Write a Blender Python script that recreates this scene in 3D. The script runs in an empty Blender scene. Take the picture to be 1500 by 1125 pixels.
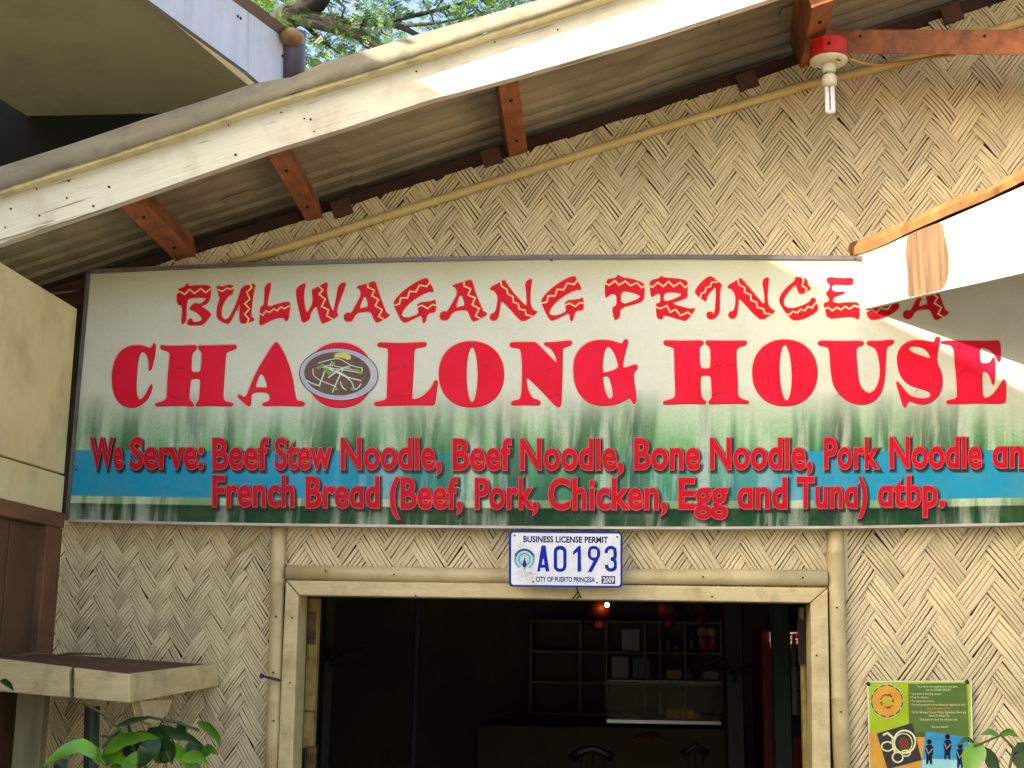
import bpy, bmesh, math, random
from mathutils import Vector, Matrix
S = bpy.context.scene
COL = S.collection
random.seed(7)
D = math.radians
# ------------------------------------------------------------------ camera
F, PW, PH = 1950.0, 1500.0, 1125.0
EYE = Vector((0.0, -3.6, 1.7))
ROT = Matrix.Rotation(D(5.3), 3, 'Z') @ Matrix.Rotation(D(90 + 11.1), 3, 'X') @ Matrix.Rotation(D(0.8), 3, 'Z')
cam = bpy.data.cameras.new('camera'); camo = bpy.data.objects.new('camera', cam); COL.objects.link(camo)
camo.location = EYE; camo.rotation_euler = ROT.to_euler()
cam.sensor_fit = 'HORIZONTAL'; cam.sensor_width = 36; cam.lens = 36 * F / PW
cam.clip_start = 0.05; cam.clip_end = 500
S.camera = camo
# ------------------------------------------------------------------ light
SUN = Vector((0.8414, 0.4417, -0.3114)).normalized()      # travel direction
w = bpy.data.worlds.new('World'); S.world = w; w.use_nodes = True
nt = w.node_tree; nt.nodes.clear()
sky = nt.nodes.new('ShaderNodeTexSky'); sky.sky_type = 'NISHITA'; sky.sun_disc = False
sky.sun_elevation = math.asin(-SUN.z); sky.sun_rotation = math.atan2(-SUN.x, -SUN.y)
sky.air_density = 1.0; sky.dust_density = 5.0; sky.ozone_density = 1.0
bg = nt.nodes.new('ShaderNodeBackground'); bg.inputs['Strength'].default_value = 0.15
wo = nt.nodes.new('ShaderNodeOutputWorld')
nt.links.new(sky.outputs[0], bg.inputs[0]); nt.links.new(bg.outputs[0], wo.inputs[0])
sl = bpy.data.lights.new('sun', 'SUN'); sl.energy = 5.0; sl.angle = D(0.35); sl.color = (1.0, 0.93, 0.80)
slo = bpy.data.objects.new('sun', sl); COL.objects.link(slo); slo.location = (-8, -6, 6)
slo.rotation_euler = SUN.to_track_quat('-Z', 'Y').to_euler()
S.view_settings.view_transform = 'Standard'; S.view_settings.look = 'None'
S.view_settings.exposure = 2.0; S.view_settings.gamma = 1.0; S.view_settings.use_curve_mapping = False
S.render.engine = 'CYCLES'; S.cycles.max_bounces = 8; S.cycles.diffuse_bounces = 5

# ------------------------------------------------------------------ helpers
def ray(px, py):
    return ROT @ Vector(((px - PW / 2) / F, -(py - PH / 2) / F, -1.0))
def P(px, py, y=0.0):                       # where the sight line meets the upright plane at depth y
    d = ray(px, py); return EYE + d * ((y - EYE.y) / d.y)
def PX(px, py, x):                          # ... meets the upright plane across x
    d = ray(px, py); return EYE + d * ((x - EYE.x) / d.x)
def PN(px, py, p0, n):
    d = ray(px, py); return EYE + d * (n.dot(p0 - EYE) / n.dot(d))
def lin(c):
    return tuple(((v / 255) / 12.92 if v / 255 <= 0.04045 else ((v / 255 + 0.055) / 1.055) ** 2.4) for v in c) + (1.0,)

def off(par):
    v = Vector((0, 0, 0))
    while par is not None:
        v += par.location; par = par.parent
    return v
def root(name, label, cat, loc, group=None):
    o = bpy.data.objects.new(name, None); COL.objects.link(o); o.location = loc; o.empty_display_size = 0.05
    o['label'] = label; o['category'] = cat
    if group: o['group'] = group
    return o
def tag(o, label, cat, group=None):
    o['label'] = label; o['category'] = cat
    if group: o['group'] = group
    return o
def mesh(name, V, Fc, mat, parent=None, smooth=False, uv=None):
    m = bpy.data.meshes.new(name); f = off(parent)
    m.from_pydata([tuple(Vector(v) - f) for v in V], [], Fc); m.materials.append(mat)
    if smooth:
        m.polygons.foreach_set('use_smooth', [True] * len(m.polygons))
    if uv:
        l = m.uv_layers.new(name='UVMap')
        for lp in m.loops: l.data[lp.index].uv = uv[lp.vertex_index]
    m.update()
    o = bpy.data.objects.new(name, m); COL.objects.link(o); o.parent = parent
    return o
class MB:
    def __init__(s): s.V = []; s.F = []
    def add(s, V, Fc):
        n = len(s.V); s.V += [Vector(v) for v in V]; s.F += [[i + n for i in f] for f in Fc]; return s
    def hexa(s, c):                          # 8 corners: 4 of one face, 4 of the opposite one
        return s.add(c, [(0,3,2,1),(4,5,6,7),(0,1,5,4),(1,2,6,5),(2,3,7,6),(3,0,4,7)])
    def box(s, a, b):
        x0,y0,z0 = a; x1,y1,z1 = b
        return s.hexa([(x0,y0,z0),(x1,y0,z0),(x1,y1,z0),(x0,y1,z0),(x0,y0,z1),(x1,y0,z1),(x1,y1,z1),(x0,y1,z1)])
    def prism(s, pts, dvec):                 # a planar outline pushed along dvec
        n = len(pts); dv = Vector(dvec); pts = [Vector(p) for p in pts]
        return s.add(pts + [p + dv for p in pts], [list(range(n)), list(range(2*n-1, n-1, -1))] + [(i, (i+1) % n, (i+1) % n + n, i + n) for i in range(n)])
    def tube(s, pts, r, n=8, caps=True):
        pts = [Vector(p) for p in pts]; rr = r if isinstance(r, (list, tuple)) else [r] * len(pts)
        base = len(s.V); up = Vector((0.13, 0.2, 1)).normalized()
        for i, p in enumerate(pts):
            t = (pts[min(i+1, len(pts)-1)] - pts[max(i-1, 0)]).normalized()
            if abs(t.dot(up)) > 0.95: a = t.cross(Vector((1, 0.1, 0))).normalized()
            else: a = t.cross(up).normalized()
            b = t.cross(a)
            for k in range(n):
                an = 2 * math.pi * k / n; s.V.append(p + (a * math.cos(an) + b * math.sin(an)) * rr[i])
        for i in range(len(pts) - 1):
            for k in range(n):
                q = base + i * n; s.F.append([q + k, q + (k+1) % n, q + n + (k+1) % n, q + n + k])
        if caps:
            s.F.append([base + k for k in range(n)][::-1]); s.F.append([base + (len(pts)-1) * n + k for k in range(n)])
        return s
    def ball(s, c, r, n=10, m=7, sq=(1,1,1)):
        c = Vector(c); base = len(s.V)
        for j in range(m + 1):
            th = math.pi * j / m
            for k in range(n):
                ph = 2 * math.pi * k / n
                s.V.append(c + Vector((math.sin(th) * math.cos(ph) * sq[0], math.sin(th) * math.sin(ph) * sq[1], math.cos(th) * sq[2])) * r)
        for j in range(m):
            for k in range(n):
                q = base + j * n; s.F.append([q + k, q + n + k, q + n + (k+1) % n, q + (k+1) % n])
        return s
    def build(s, name, mat, parent=None, smooth=False):
        return mesh(name, s.V, s.F, mat, parent, smooth)
def bevel(o, wd=0.003, seg=1):
    b = o.modifiers.new('bevel', 'BEVEL'); b.width = wd; b.segments = seg; b.limit_method = 'ANGLE'; b.angle_limit = D(40); return o

# materials ---------------------------------------------------------
def M(name, rgb, rough=0.6, var=0.12, scale=(8, 8, 8), rgb2=None, bump=0.0, bscale=None, metal=0.0, rot=(0, 0, 0), thresh=None, dirt=None, dscale=6.0, damt=0.4, rnd=0.0, spec=0.5, detail=4):
    m = bpy.data.materials.new(name); m.use_nodes = True; t = m.node_tree; N = t.nodes; L = t.links
    b = N['Principled BSDF']; b.inputs['Roughness'].default_value = rough; b.inputs['Metallic'].default_value = metal
    b.inputs['Specular IOR Level'].default_value = spec
    c1 = lin(rgb)
    c2 = lin(rgb2) if rgb2 else tuple(v * (1 - var * 2) for v in c1[:3]) + (1,)
    tc = N.new('ShaderNodeTexCoord'); mp = N.new('ShaderNodeMapping'); mp.inputs['Scale'].default_value = scale
    rr = N.new('ShaderNodeMapping'); rr.inputs['Rotation'].default_value = rot
    L.new(tc.outputs['Object'], rr.inputs[0]); L.new(rr.outputs[0], mp.inputs[0])
    nz = N.new('ShaderNodeTexNoise'); nz.inputs['Scale'].default_value = 1.0; nz.inputs['Detail'].default_value = detail; nz.inputs['Roughness'].default_value = 0.6
    L.new(mp.outputs[0], nz.inputs['Vector'])
    rp = N.new('ShaderNodeValToRGB'); e = rp.color_ramp.elements
    lo, hi = thresh if thresh else (0.3, 0.7)
    e[0].position = lo; e[1].position = hi; e[0].color = c2; e[1].color = c1
    L.new(nz.outputs[0], rp.inputs[0]); out = rp.outputs[0]
    if dirt:
        n2 = N.new('ShaderNodeTexNoise'); n2.inputs['Scale'].default_value = dscale; n2.inputs['Detail'].default_value = 6; n2.inputs['Roughness'].default_value = 0.65
        L.new(tc.outputs['Object'], n2.inputs['Vector'])
        r2 = N.new('ShaderNodeMapRange'); r2.inputs[1].default_value = 0.48; r2.inputs[2].default_value = 0.72; r2.inputs[4].default_value = damt
        L.new(n2.outputs[0], r2.inputs[0])
        mx = N.new('ShaderNodeMix'); mx.data_type = 'RGBA'; mx.inputs[7].default_value = lin(dirt)
        L.new(r2.outputs[0], mx.inputs[0]); L.new(out, mx.inputs[6]); out = mx.outputs[2]
    if rnd:
        oi = N.new('ShaderNodeObjectInfo'); hs = N.new('ShaderNodeHueSaturation')
        mr = N.new('ShaderNodeMapRange'); mr.inputs[3].default_value = 1 - rnd; mr.inputs[4].default_value = 1 + rnd * 0.6
        L.new(oi.outputs['Random'], mr.inputs[0]); L.new(mr.outputs[0], hs.inputs['Value']); L.new(out, hs.inputs['Color']); out = hs.outputs[0]
    L.new(out, b.inputs['Base Color'])
    if bump:
        bp = N.new('ShaderNodeBump'); bp.inputs['Strength'].default_value = bump; bp.inputs['Distance'].default_value = 0.01
        if bscale:
            n3 = N.new('ShaderNodeTexNoise'); mp3 = N.new('ShaderNodeMapping'); mp3.inputs['Scale'].default_value = bscale
            L.new(rr.outputs[0], mp3.inputs[0]); L.new(mp3.outputs[0], n3.inputs['Vector']); n3.inputs['Scale'].default_value = 1; n3.inputs['Detail'].default_value = 5
            L.new(n3.outputs[0], bp.inputs['Height'])
        else: L.new(nz.outputs[0], bp.inputs['Height'])
        L.new(bp.outputs[0], b.inputs['Normal'])
    return m
def flat(name, rgb, rough=0.5, alpha=1.0, emit=0.0):
    m = bpy.data.materials.new(name); m.use_nodes = True; t = m.node_tree; b = t.nodes['Principled BSDF']
    b.inputs['Base Color'].default_value = lin(rgb); b.inputs['Roughness'].default_value = rough
    if emit:
        b.inputs['Emission Color'].default_value = lin(rgb); b.inputs['Emission Strength'].default_value = emit
    if alpha < 1: b.inputs['Alpha'].default_value = alpha
    return m

# flat lettering ------------------------------------------------------
def curve_mesh(loops, offset=0.0):
    """outline loops in photo pixels -> (verts2d, faces)"""
    cu = bpy.data.curves.new('glyph', 'CURVE'); cu.dimensions = '2D'; cu.fill_mode = 'BOTH'
    def area(l): return sum(l[i][0] * l[(i+1) % len(l)][1] - l[(i+1) % len(l)][0] * l[i][1] for i in range(len(l)))
    for k, lp in enumerate(loops):
        pts = [(x, -y) for x, y in lp]
        if (area(pts) > 0) != (k == 0): pts = pts[::-1]
        sp = cu.splines.new('POLY'); sp.points.add(len(pts) - 1)
        for p, q in zip(sp.points, pts): p.co = (q[0], q[1], 0, 1)
        sp.use_cyclic_u = True
    cu.offset = offset
    o = bpy.data.objects.new('glyph', cu); m = bpy.data.meshes.new_from_object(o)
    V = [(v.co.x, -v.co.y) for v in m.vertices]; Fc = [tuple(p.vertices) for p in m.polygons]
    bpy.data.objects.remove(o); bpy.data.meshes.remove(m); bpy.data.curves.remove(cu)
    return V, Fc
def lay(name, VF, mat, parent, y=None, fn=None):
    V, Fc = VF
    V3 = [fn(x, yy) if fn else P(x, yy, y) for x, yy in V]
    o = mesh(name, V3, Fc, mat, parent)
    # face the camera
    m = o.data
    if len(m.polygons) and sum(p.normal.y * p.area for p in m.polygons) > 0: m.flip_normals()
    return o
def text_mesh(body, x0, x1, base, cap, offset=0.0, shear=0.0, slope=0.0, ref=None):
    acut = [i for i, c_ in enumerate(body) if c_ == '\u0251']; body = body.replace('\u0251', 'd')
    cu = bpy.data.curves.new('words', 'FONT'); cu.body = body; cu.offset = offset; cu.fill_mode = 'FRONT'; cu.resolution_u = 4; cu.shear = shear
    cu.space_character = 1.03
    o = bpy.data.objects.new('words', cu); m = bpy.data.meshes.new_from_object(o)
    xs = [v.co.x for v in m.vertices]; a, b = min(xs), max(xs)
    if ref: a, b = ref
    H = 0.682
    for ci in acut:                               # single-storey a: a d cut off at the x-height
        cu.body = body[:ci + 1]; m2 = bpy.data.meshes.new_from_object(o); e1 = max(v.co.x for v in m2.vertices)
        cu.body = 'd'; m3 = bpy.data.meshes.new_from_object(o); wd_ = max(v.co.x for v in m3.vertices) - min(v.co.x for v in m3.vertices)
        for v in m.vertices:
            if e1 - wd_ - .003 <= v.co.x <= e1 + .003 and v.co.y > .45 + offset: v.co.y = .45 + offset
        bpy.data.meshes.remove(m2); bpy.data.meshes.remove(m3)
    V = []
    for v in m.vertices:
        x = x0 + (v.co.x - a) / (b - a) * (x1 - x0)
        V.append((x, base + slope * (x - x0) - v.co.y / H * cap))
    Fc = [tuple(p.vertices) for p in m.polygons]
    bpy.data.objects.remove(o); bpy.data.meshes.remove(m); bpy.data.curves.remove(cu)
    return V, Fc, (a, b)
def strip2d(pts, wd):
    """mitred ribbon along a 2d polyline"""
    L_, R_ = [], []
    n = len(pts)
    for i in range(n):
        p = Vector(pts[i]); a = (p - Vector(pts[i-1])).normalized() if i else None
        b = (Vector(pts[i+1]) - p).normalized() if i < n - 1 else None
        if a is None: t = b; k = 1
        elif b is None: t = a; k = 1
        else:
            t = (a + b).normalized(); k = 1 / max(0.45, abs(t.dot(b)))
        nn = Vector((-t.y, t.x)) * wd / 2 * k
        L_.append(tuple(p + nn)); R_.append(tuple(p - nn))
    V = L_ + R_; Fc = [(i, i + 1, n + i + 1, n + i) for i in range(n - 1)]
    return V, Fc
def Zm(x0, y0, s, pts): return [(x0 + x / s, y0 + y / s) for x, y in pts]
def chaikin(p, it=2):
    for _ in range(it):
        q = []
        for i in range(len(p)):
            a, b = p[i], p[(i+1) % len(p)]
            q += [(a[0]*.75+b[0]*.25, a[1]*.75+b[1]*.25), (a[0]*.25+b[0]*.75, a[1]*.25+b[1]*.75)]
        p = q
    return p
def ell(cx, cy, rx, ry, rot=0, n=48, e=2.0):
    r = D(rot); out = []
    for k in range(n):
        t = 2 * math.pi * k / n; c, s_ = math.cos(t), math.sin(t)
        x = rx * math.copysign(abs(c) ** (2 / e), c); y = ry * math.copysign(abs(s_) ** (2 / e), s_)
        out.append((cx + x * math.cos(r) - y * math.sin(r), cy + x * math.sin(r) + y * math.cos(r)))
    return out
def interp(tab, x):
    for (a, b), (c, d) in zip(tab, tab[1:]):
        if x <= c: return b + (d - b) * (x - a) / (c - a)
    (a, b), (c, d) = tab[-2:]
    return b + (d - b) * (x - a) / (c - a)

# ------------------------------------------------------------------ materials
CREAM = (203, 189, 148)
weave_m = M('painted_bamboo_weave', (222, 205, 166), rough=0.34, scale=(5, 5, 5), rgb2=(204, 183, 138), dirt=(142, 116, 74), dscale=5.0, damt=0.42, rnd=0.13, bump=0.25, bscale=(160, 160, 160))
gap_m = M('weave_backing', (52, 44, 26), rough=0.9, rgb2=(20, 34, 22), scale=(12, 12, 12))
bamboo_m = M('painted_bamboo_pole', (207, 190, 146), rough=0.45, rgb2=(188, 166, 118), scale=(3, 3, 3), dirt=(116, 96, 60), dscale=9, damt=0.45)
trim_bamboo_m = M('varnished_bamboo', (212, 188, 128), rough=0.4, rgb2=(190, 160, 100), scale=(6, 6, 6), dirt=(104, 76, 40), dscale=12, damt=0.4)
frame_m = M('cream_painted_wood', (207, 189, 142), rough=0.5, rgb2=(192, 171, 122), scale=(4, 4, 30), dirt=(110, 92, 62), dscale=16, damt=0.5, bump=0.15, bscale=(40, 40, 160))
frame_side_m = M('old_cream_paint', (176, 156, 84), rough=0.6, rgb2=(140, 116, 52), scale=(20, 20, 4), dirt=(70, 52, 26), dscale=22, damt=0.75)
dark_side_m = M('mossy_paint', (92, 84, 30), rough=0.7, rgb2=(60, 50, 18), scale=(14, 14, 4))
rust_wood_m = M('red_brown_wood', (172, 100, 52), rough=0.65, rgb2=(118, 66, 36), scale=(22, 5, 22), dirt=(42, 22, 12), dscale=14, damt=0.6, bump=0.2)
dark_wood_m = M('dark_red_wood', (70, 36, 22), rough=0.8, rgb2=(36, 20, 14), scale=(6, 30, 30))
iron_m = M('dark_iron', (44, 32, 30), rough=0.5, metal=0.6)
sign_frame_m = M('grey_metal_frame', (112, 104, 104), rough=0.45, metal=0.3, rgb2=(86, 80, 82), scale=(3, 3, 3), dirt=(60, 48, 40), dscale=20, damt=0.5)

# ------------------------------------------------------------------ ground
g = MB(); g.add([(-200, -200, 0), (200, -200, 0), (200, 200, 0), (-200, 200, 0)], [(0, 1, 2, 3)])
o = g.build('ground', M('concrete_yard', (176, 166, 146), rough=0.9, rgb2=(150, 138, 116), scale=(1.5, 1.5, 1.5), dirt=(104, 92, 72), dscale=0.8, damt=0.5)); o['kind'] = 'structure'

# ------------------------------------------------------------------ roof geometry
YB = -0.5
SL = (P(1116, 0, YB) - P(0, 357, YB)).normalized()           # up the slope, in the rake board's plane
YA = Vector((0, 1, 0)); NR = YA.cross(SL).normalized()
if NR.z < 0: NR = -NR
SR = math.atan2(SL.z, SL.x)

# ------------------------------------------------------------------ woven wall
wall = root('bamboo_wall', 'cream painted woven bamboo wall round the dark doorway', 'wall', (0, 0, 0))
# backing and wall thickness, open at the doorway
def wl(px, py): return P(px, py, 0.02)
dl, dr, dt = -0.905, 0.462, P(700, 868).z
bk = MB()
def slab(x0, x1, z0, z1): bk.box((x0, 0.016, z0), (x1, 0.06, z1))
ztop = P(60, 460).z
slab(-1.9, dl, 0, ztop); slab(dr, 2.4, 0, ztop); slab(dl, dr, dt, ztop)
# gable above
ta = P(300, 395, 0.016); tb = P(1560, -30, 0.016)
sg = (P(1400, 40) - P(400, 354)); sg.normalize()
g0 = P(400, 345, 0.016); x1 = 2.4
def topz(x): return g0.z + sg.z / sg.x * (x - g0.x)
xs0 = g0.x - (g0.z - ztop) / (sg.z / sg.x)
bk.prism([(xs0, 0.016, ztop + .001), (x1, 0.016, ztop + .001), (x1, 0.016, topz(x1))], (0, 0.044, 0))
bk.build('wall_backing', gap_m, wall)

def float_mesh(name, U, V, n, seed, sgn):
    """a bundle of n flat bamboo strips; U half-length vector, V full width vector (both in the wall plane)"""
    rnd = random.Random(seed); b = MB()
    A = [-1.04, -0.8, 0.0, 0.8, 1.04]
    k0 = 0.0; ws = [rnd.uniform(0.75, 1.3) for _ in range(n)]; tot = sum(ws)
    for i in range(n):
        wd = ws[i] / tot; g_ = wd * rnd.choice([0.05, 0.07, 0.1, 0.12, 0.24])
        a0, a1 = k0 + g_ / 2, k0 + wd - g_ / 2; k0 += wd
        lift = rnd.uniform(-0.0006, 0.0012); sk = rnd.uniform(-0.02, 0.02); e0 = rnd.uniform(-.03, .03); e1 = rnd.uniform(-.03, .03)
        vs = []
        for a in A:
            aa = a + (e0 if a < -1 else e1 if a > 1 else 0)
            arch = 0.0085 * math.cos(a * math.pi / 2.25) ** 1.0 + lift
            for q, h in ((a0, -0.0016), (a0 * .8 + a1 * .2, 0.0), (a0 * .2 + a1 * .8, 0.0), (a1, -0.0016)):
                p = U * aa + V * (q - 0.5 + sk * a)
                vs.append(Vector((p.x, -(arch + h) - 0.0015, p.z)))
        fs = []
        for r in range(len(A) - 1):
            for c in range(3):
                q = r * 4 + c; fs.append((q, q + 1, q + 5, q + 4))
        b.add(vs, fs)
    m = bpy.data.meshes.new(name); m.from_pydata([tuple(v) for v in b.V], [], b.F); m.materials.append(weave_m)
    m.update()
    if sum(p.normal.y for p in m.polygons) > 0: m.flip_normals()
    return m
def weave(label, anchor, hp, vp, planes, seed):
    """2/2 twill: hp, vp are the horizontal and vertical repeat in photo pixels at the anchor"""
    pn = bpy.data.objects.new('woven_panel', None); COL.objects.link(pn); pn.parent = wall; pn['label'] = label
    pn.empty_display_size = 0.05
    O = P(*anchor); hx = (P(anchor[0] + hp, anchor[1]) - O).x; vz = (O - P(anchor[0], anchor[1] + vp)).z
    U = Vector((hx / 4, 0, vz / 2)); V = Vector((hx / 4, 0, -vz / 2))
    ma = [float_mesh('strip_bundle', U, V, 6 if k % 3 else 5, seed * 50 + k, 1) for k in range(9)]
    mb = [float_mesh('strip_bundle', V, U, 6 if k % 3 else 5, seed * 50 + 20 + k, -1) for k in range(9)]
    rnd = random.Random(seed); cnt = 0
    for m_ in range(-60, 60):
        for n_ in range(-60, 60):
            s_ = (m_ + n_) % 4
            if s_ == 0: c = O + U * (m_ + 1) + V * (n_ + .5); ms = ma
            elif s_ == 2: c = O + U * (m_ + .5) + V * (n_ + 1); ms = mb
            else: continue
            ds = [(c - q0).dot(qn) for q0, qn in planes]; R_ = U.length * 1.35
            if min(ds) < -R_: continue
            me = rnd.choice(ms); jit = rnd.uniform(-.004, .004)
            if min(ds) < R_:                       # cut the bundle off where the panel ends
                bm = bmesh.new(); bm.from_mesh(me)
                for (q0, qn), dd_ in zip(planes, ds):
                    if dd_ < R_: bmesh.ops.bisect_plane(bm, geom=bm.verts[:] + bm.edges[:] + bm.faces[:], plane_co=(q0 - c) + qn * jit, plane_no=qn, clear_inner=True)
                if not bm.faces or sum(f.calc_area() for f in bm.faces) < 2e-4: bm.free(); continue
                me = bpy.data.meshes.new('strip_bundle'); bm.to_mesh(me); bm.free(); me.materials.append(weave_m)
            ob = bpy.data.objects.new('strip_bundle', me); COL.objects.link(ob); ob.parent = pn
            ob.location = c + Vector((rnd.uniform(-.0015, .0015), rnd.uniform(-.001, .0008), rnd.uniform(-.0015, .0015)))
            ob.rotation_euler = (0, D(rnd.uniform(-1.6, 1.6)), 0); sc = rnd.uniform(0.99, 1.05); ob.scale = (sc, rnd.uniform(.85, 1.25), sc)
            cnt += 1
    return cnt
def topw(x): return topz(x) + 0.022
sgn_b = lambda x: P(700, 768).z
zsb = P(700, 768).z; zst = P(800, 382).z
UZ, UX = Vector((0, 0, 1)), Vector((1, 0, 0))
def above(z): return (Vector((0, 0, z)), UZ)
def below(z): return (Vector((0, 0, z)), -UZ)
def rightof(x): return (Vector((x, 0, 0)), UX)
def leftof(x): return (Vector((x, 0, 0)), -UX)
xlp, xrp = P(408, 900).x, P(1226, 900).x
under_roof = (Vector((g0.x, 0, g0.z + .006)), Vector((sg.z, 0, -sg.x)).normalized())
n1 = weave('large triangular gable of woven bamboo above the sign', (967, 332), 70, 45, [above(zst - .02), under_roof, leftof(1.17)], 1)
n2 = weave('woven bamboo left of the doorway above the small shelf', (220, 835), 55, 42, [below(zsb + .02), above(P(60, 1140).z), rightof(P(60, 1000).x), leftof(xlp)], 2)
n3 = weave('narrow strip of woven bamboo between sign and door header', (560, 800), 78, 58, [above(P(700, 862).z), below(zsb + .02), rightof(xlp), leftof(xrp)], 3)
n4 = weave('coarse woven bamboo right of the doorway behind the poster', (1307, 870), 90, 61, [below(zsb + .02), above(P(700, 1140).z), rightof(xrp), leftof(1.17)], 4)
print('FLOATS', n1, n2, n3, n4)
# hanging loose strip
b = MB(); q = [P(392, 768, -.02), P(366, 790, -.022), P(338, 818, -.016), P(325, 836, -.008)]
for k in range(3): b.tube([v + Vector((0, 0, -.0025 * k)) for v in q], [.002, .0028, .002, .001], 5)
b.build('loose_strip', trim_bamboo_m, wall)

# bamboo pole along the gable
def pole(name, pts, r, mat, parent, n=14, nodes=(), seg=5, flatten=None):
    """bamboo: a tube with slightly swollen nodes at given fractions"""
    L_ = [(pts[i+1] - pts[i]).length for i in range(len(pts)-1)]; T = sum(L_)
    def at(f):
        d = f * T
        for i, l in enumerate(L_):
            if d <= l or i == len(L_) - 1: return pts[i].lerp(pts[i+1], min(1.02, d / l))
            d -= l
    fs = sorted(set([0, 1] + [k / (seg) for k in range(1, seg)] + [x for nd in nodes for x in (nd - .006, nd - .002, nd, nd + .002, nd + .006)]))
    fs = [f for f in fs if 0 <= f <= 1]; P_, R_ = [], []
    for f in fs:
        k = 0
        for nd in nodes:
            d = abs(f - nd)
            if d < .001: k = .02
            elif d < .003: k = .09
        P_.append(at(f)); R_.append(r * (1 + k) * (1 + 0.03 * math.sin(f * 9)))
    b = MB(); b.tube(P_, R_, n); return b.build(name, mat, parent, True)
gp = [P(335, 387, -.02), P(400, 369, -.02), P(686, 279, -.02), P(950, 194, -.02), P(1060, 161, -.02), P(1180, 125, -.02), P(1324, 90, -.02), P(1430, 53, -.02), P(1620, -8, -.02)]
pole('trim_pole', gp, .0125, trim_bamboo_m, wall, nodes=(.08, .2, .33, .47, .6, .72, .86), seg=24)
pole('post', [P(397.5, 1150, -.02), P(403, 1000, -.02), P(408.5, 772, -.02)], .0195, bamboo_m, wall, nodes=(.32, .78))
pole('post', [P(1234, 1150, -.02), P(1229, 1000, -.02), P(1223.5, 772, -.02)], .0215, bamboo_m, wall, nodes=(.33, .9))
pole('header_pole', [P(421, 839, -.022), P(700, 843.5, -.022), P(1211, 846.5, -.022)], .0205, bamboo_m, wall, nodes=(.22, .62), n=16)
# thin cover lath right of right post
mesh('cover_lath', [P(1236, 772, -.012), P(1241, 772, -.012), P(1243, 878, -.012), P(1239, 880, -.012), P(1236, 772, 0.01), P(1241, 772, .01), P(1243, 878, .01), P(1239, 880, .01)],
     [(0,1,2,3),(1,5,6,2),(0,3,7,4),(2,6,7,3)], weave_m, wall)
# ------------------------------------------------------------------ rafter along wall top
cleat_m = M('cleat_wood', (92, 54, 34), .8, rgb2=(60, 34, 24), scale=(10, 10, 10))
rf = root('wall_rafter', 'dark red-brown rafter running along the sloping top of the woven wall', 'beam', P(700, 230, .02))
e0 = g0 + SL * -1.6 + NR * .03; e1 = g0 + SL * 3.0 + NR * .03
e0.z = topz(e0.x) ; e1.z = topz(e1.x)
b = MB(); y0, y1 = 0.008, .055
b.hexa([(e0.x, y0, e0.z - .03), (e1.x, y0, e1.z - .03), (e1.x, y1, e1.z - .03), (e0.x, y1, e0.z - .03), (e0.x, y0, e0.z + .05), (e1.x, y0, e1.z + .05), (e1.x, y1, e1.z + .05), (e0.x, y1, e0.z + .05)])
b.build('rafter_beam', dark_wood_m, rf)
for px, py in ((715, 228), (1090, 116), (495, 303), (1390, 18)):
    c = P(px + 5, py + 1, -.02); b = MB(); u = SL * .028; v = NR * .024
    b.prism([c - u - v, c + u - v, c + u + v, c - u + v], (0, .03, 0)); b.build('cleat', cleat_m, rf)

# ------------------------------------------------------------------ roof sheets
ROOFQ = P(0, 312, YB)                       # a point on the sheet at the rake board
def roofpt(s_, y, h): return ROOFQ + SL * s_ + YA * (y - YB) + NR * h
steel_m = M('old_galvanised_roofing', (176, 162, 128), rough=0.6, rgb2=(118, 106, 80), scale=(1.2, 1.2, 1.2), rot=(0, SR, 0), dirt=(66, 50, 34), dscale=4, damt=0.6, metal=0.0, bump=0.1, bscale=(30, 30, 30))
# streaky paint along the slope with patches
roof = root('corrugated_roof', 'weathered corrugated metal roof sloping up to the right, seen from beneath', 'roof', roofpt(0, 0, 0))
def sheet(s0, s1, dy, h, nm='roof_sheet', y1=5.0, fine=14):
    V = []; Fc = []; ys = []; y = YB + dy; pitch = .076
    while y < y1:
        ys.append(y); y += pitch / (fine if y < .3 else 6)
    ss = [s0 + (s1 - s0) * k / 8 for k in range(9)]
    for yv in ys:
        ph = (yv - YB) / pitch; f = ph % 1
        # broad flats with narrow raised ribs
        hh = .008 * f + (.034 * math.sin(math.pi * (f - .82) / .18) if f > .82 else 0)
        for sv in ss: V.append(roofpt(sv, yv, h + hh + .0015 * math.sin(sv * 7 + yv * 3)))
    n = len(ss)
    for j in range(len(ys) - 1):
        for k in range(n - 1):
            q = j * n + k; Fc.append((q, q + 1, q + n + 1, q + n))
    return mesh(nm, V, Fc, steel_m, roof, True)
sheet(-1.0, .88, .012, 0.0)
sheet(.84, 1.72, .012, -.004)
sheet(1.68, 4.2, .012, -.001)
# patches of lapped flashing under the sheet (rough-edged laps)
rp_ = random.Random(5)
for k in range(16):
    s_ = rp_.uniform(.3, 2.9); j = rp_.randint(1, 5); yv = YB + .076 * j - .012; wd = rp_.uniform(.03, .12)
    b = MB(); h = -.003
    b.add([roofpt(s_, yv - .026, h), roofpt(s_ + wd, yv - .026, h), roofpt(s_ + wd, yv + .026, h), roofpt(s_, yv + .026, h),
           roofpt(s_, yv - .026, h + .004), roofpt(s_ + wd, yv - .026, h + .004), roofpt(s_ + wd, yv + .026, h + .004), roofpt(s_, yv + .026, h + .004)],
          [(0,3,2,1),(0,1,5,4),(1,2,6,5),(2,3,7,6),(3,0,4,7)])
    b.build('patch', steel_m, roof)

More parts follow.
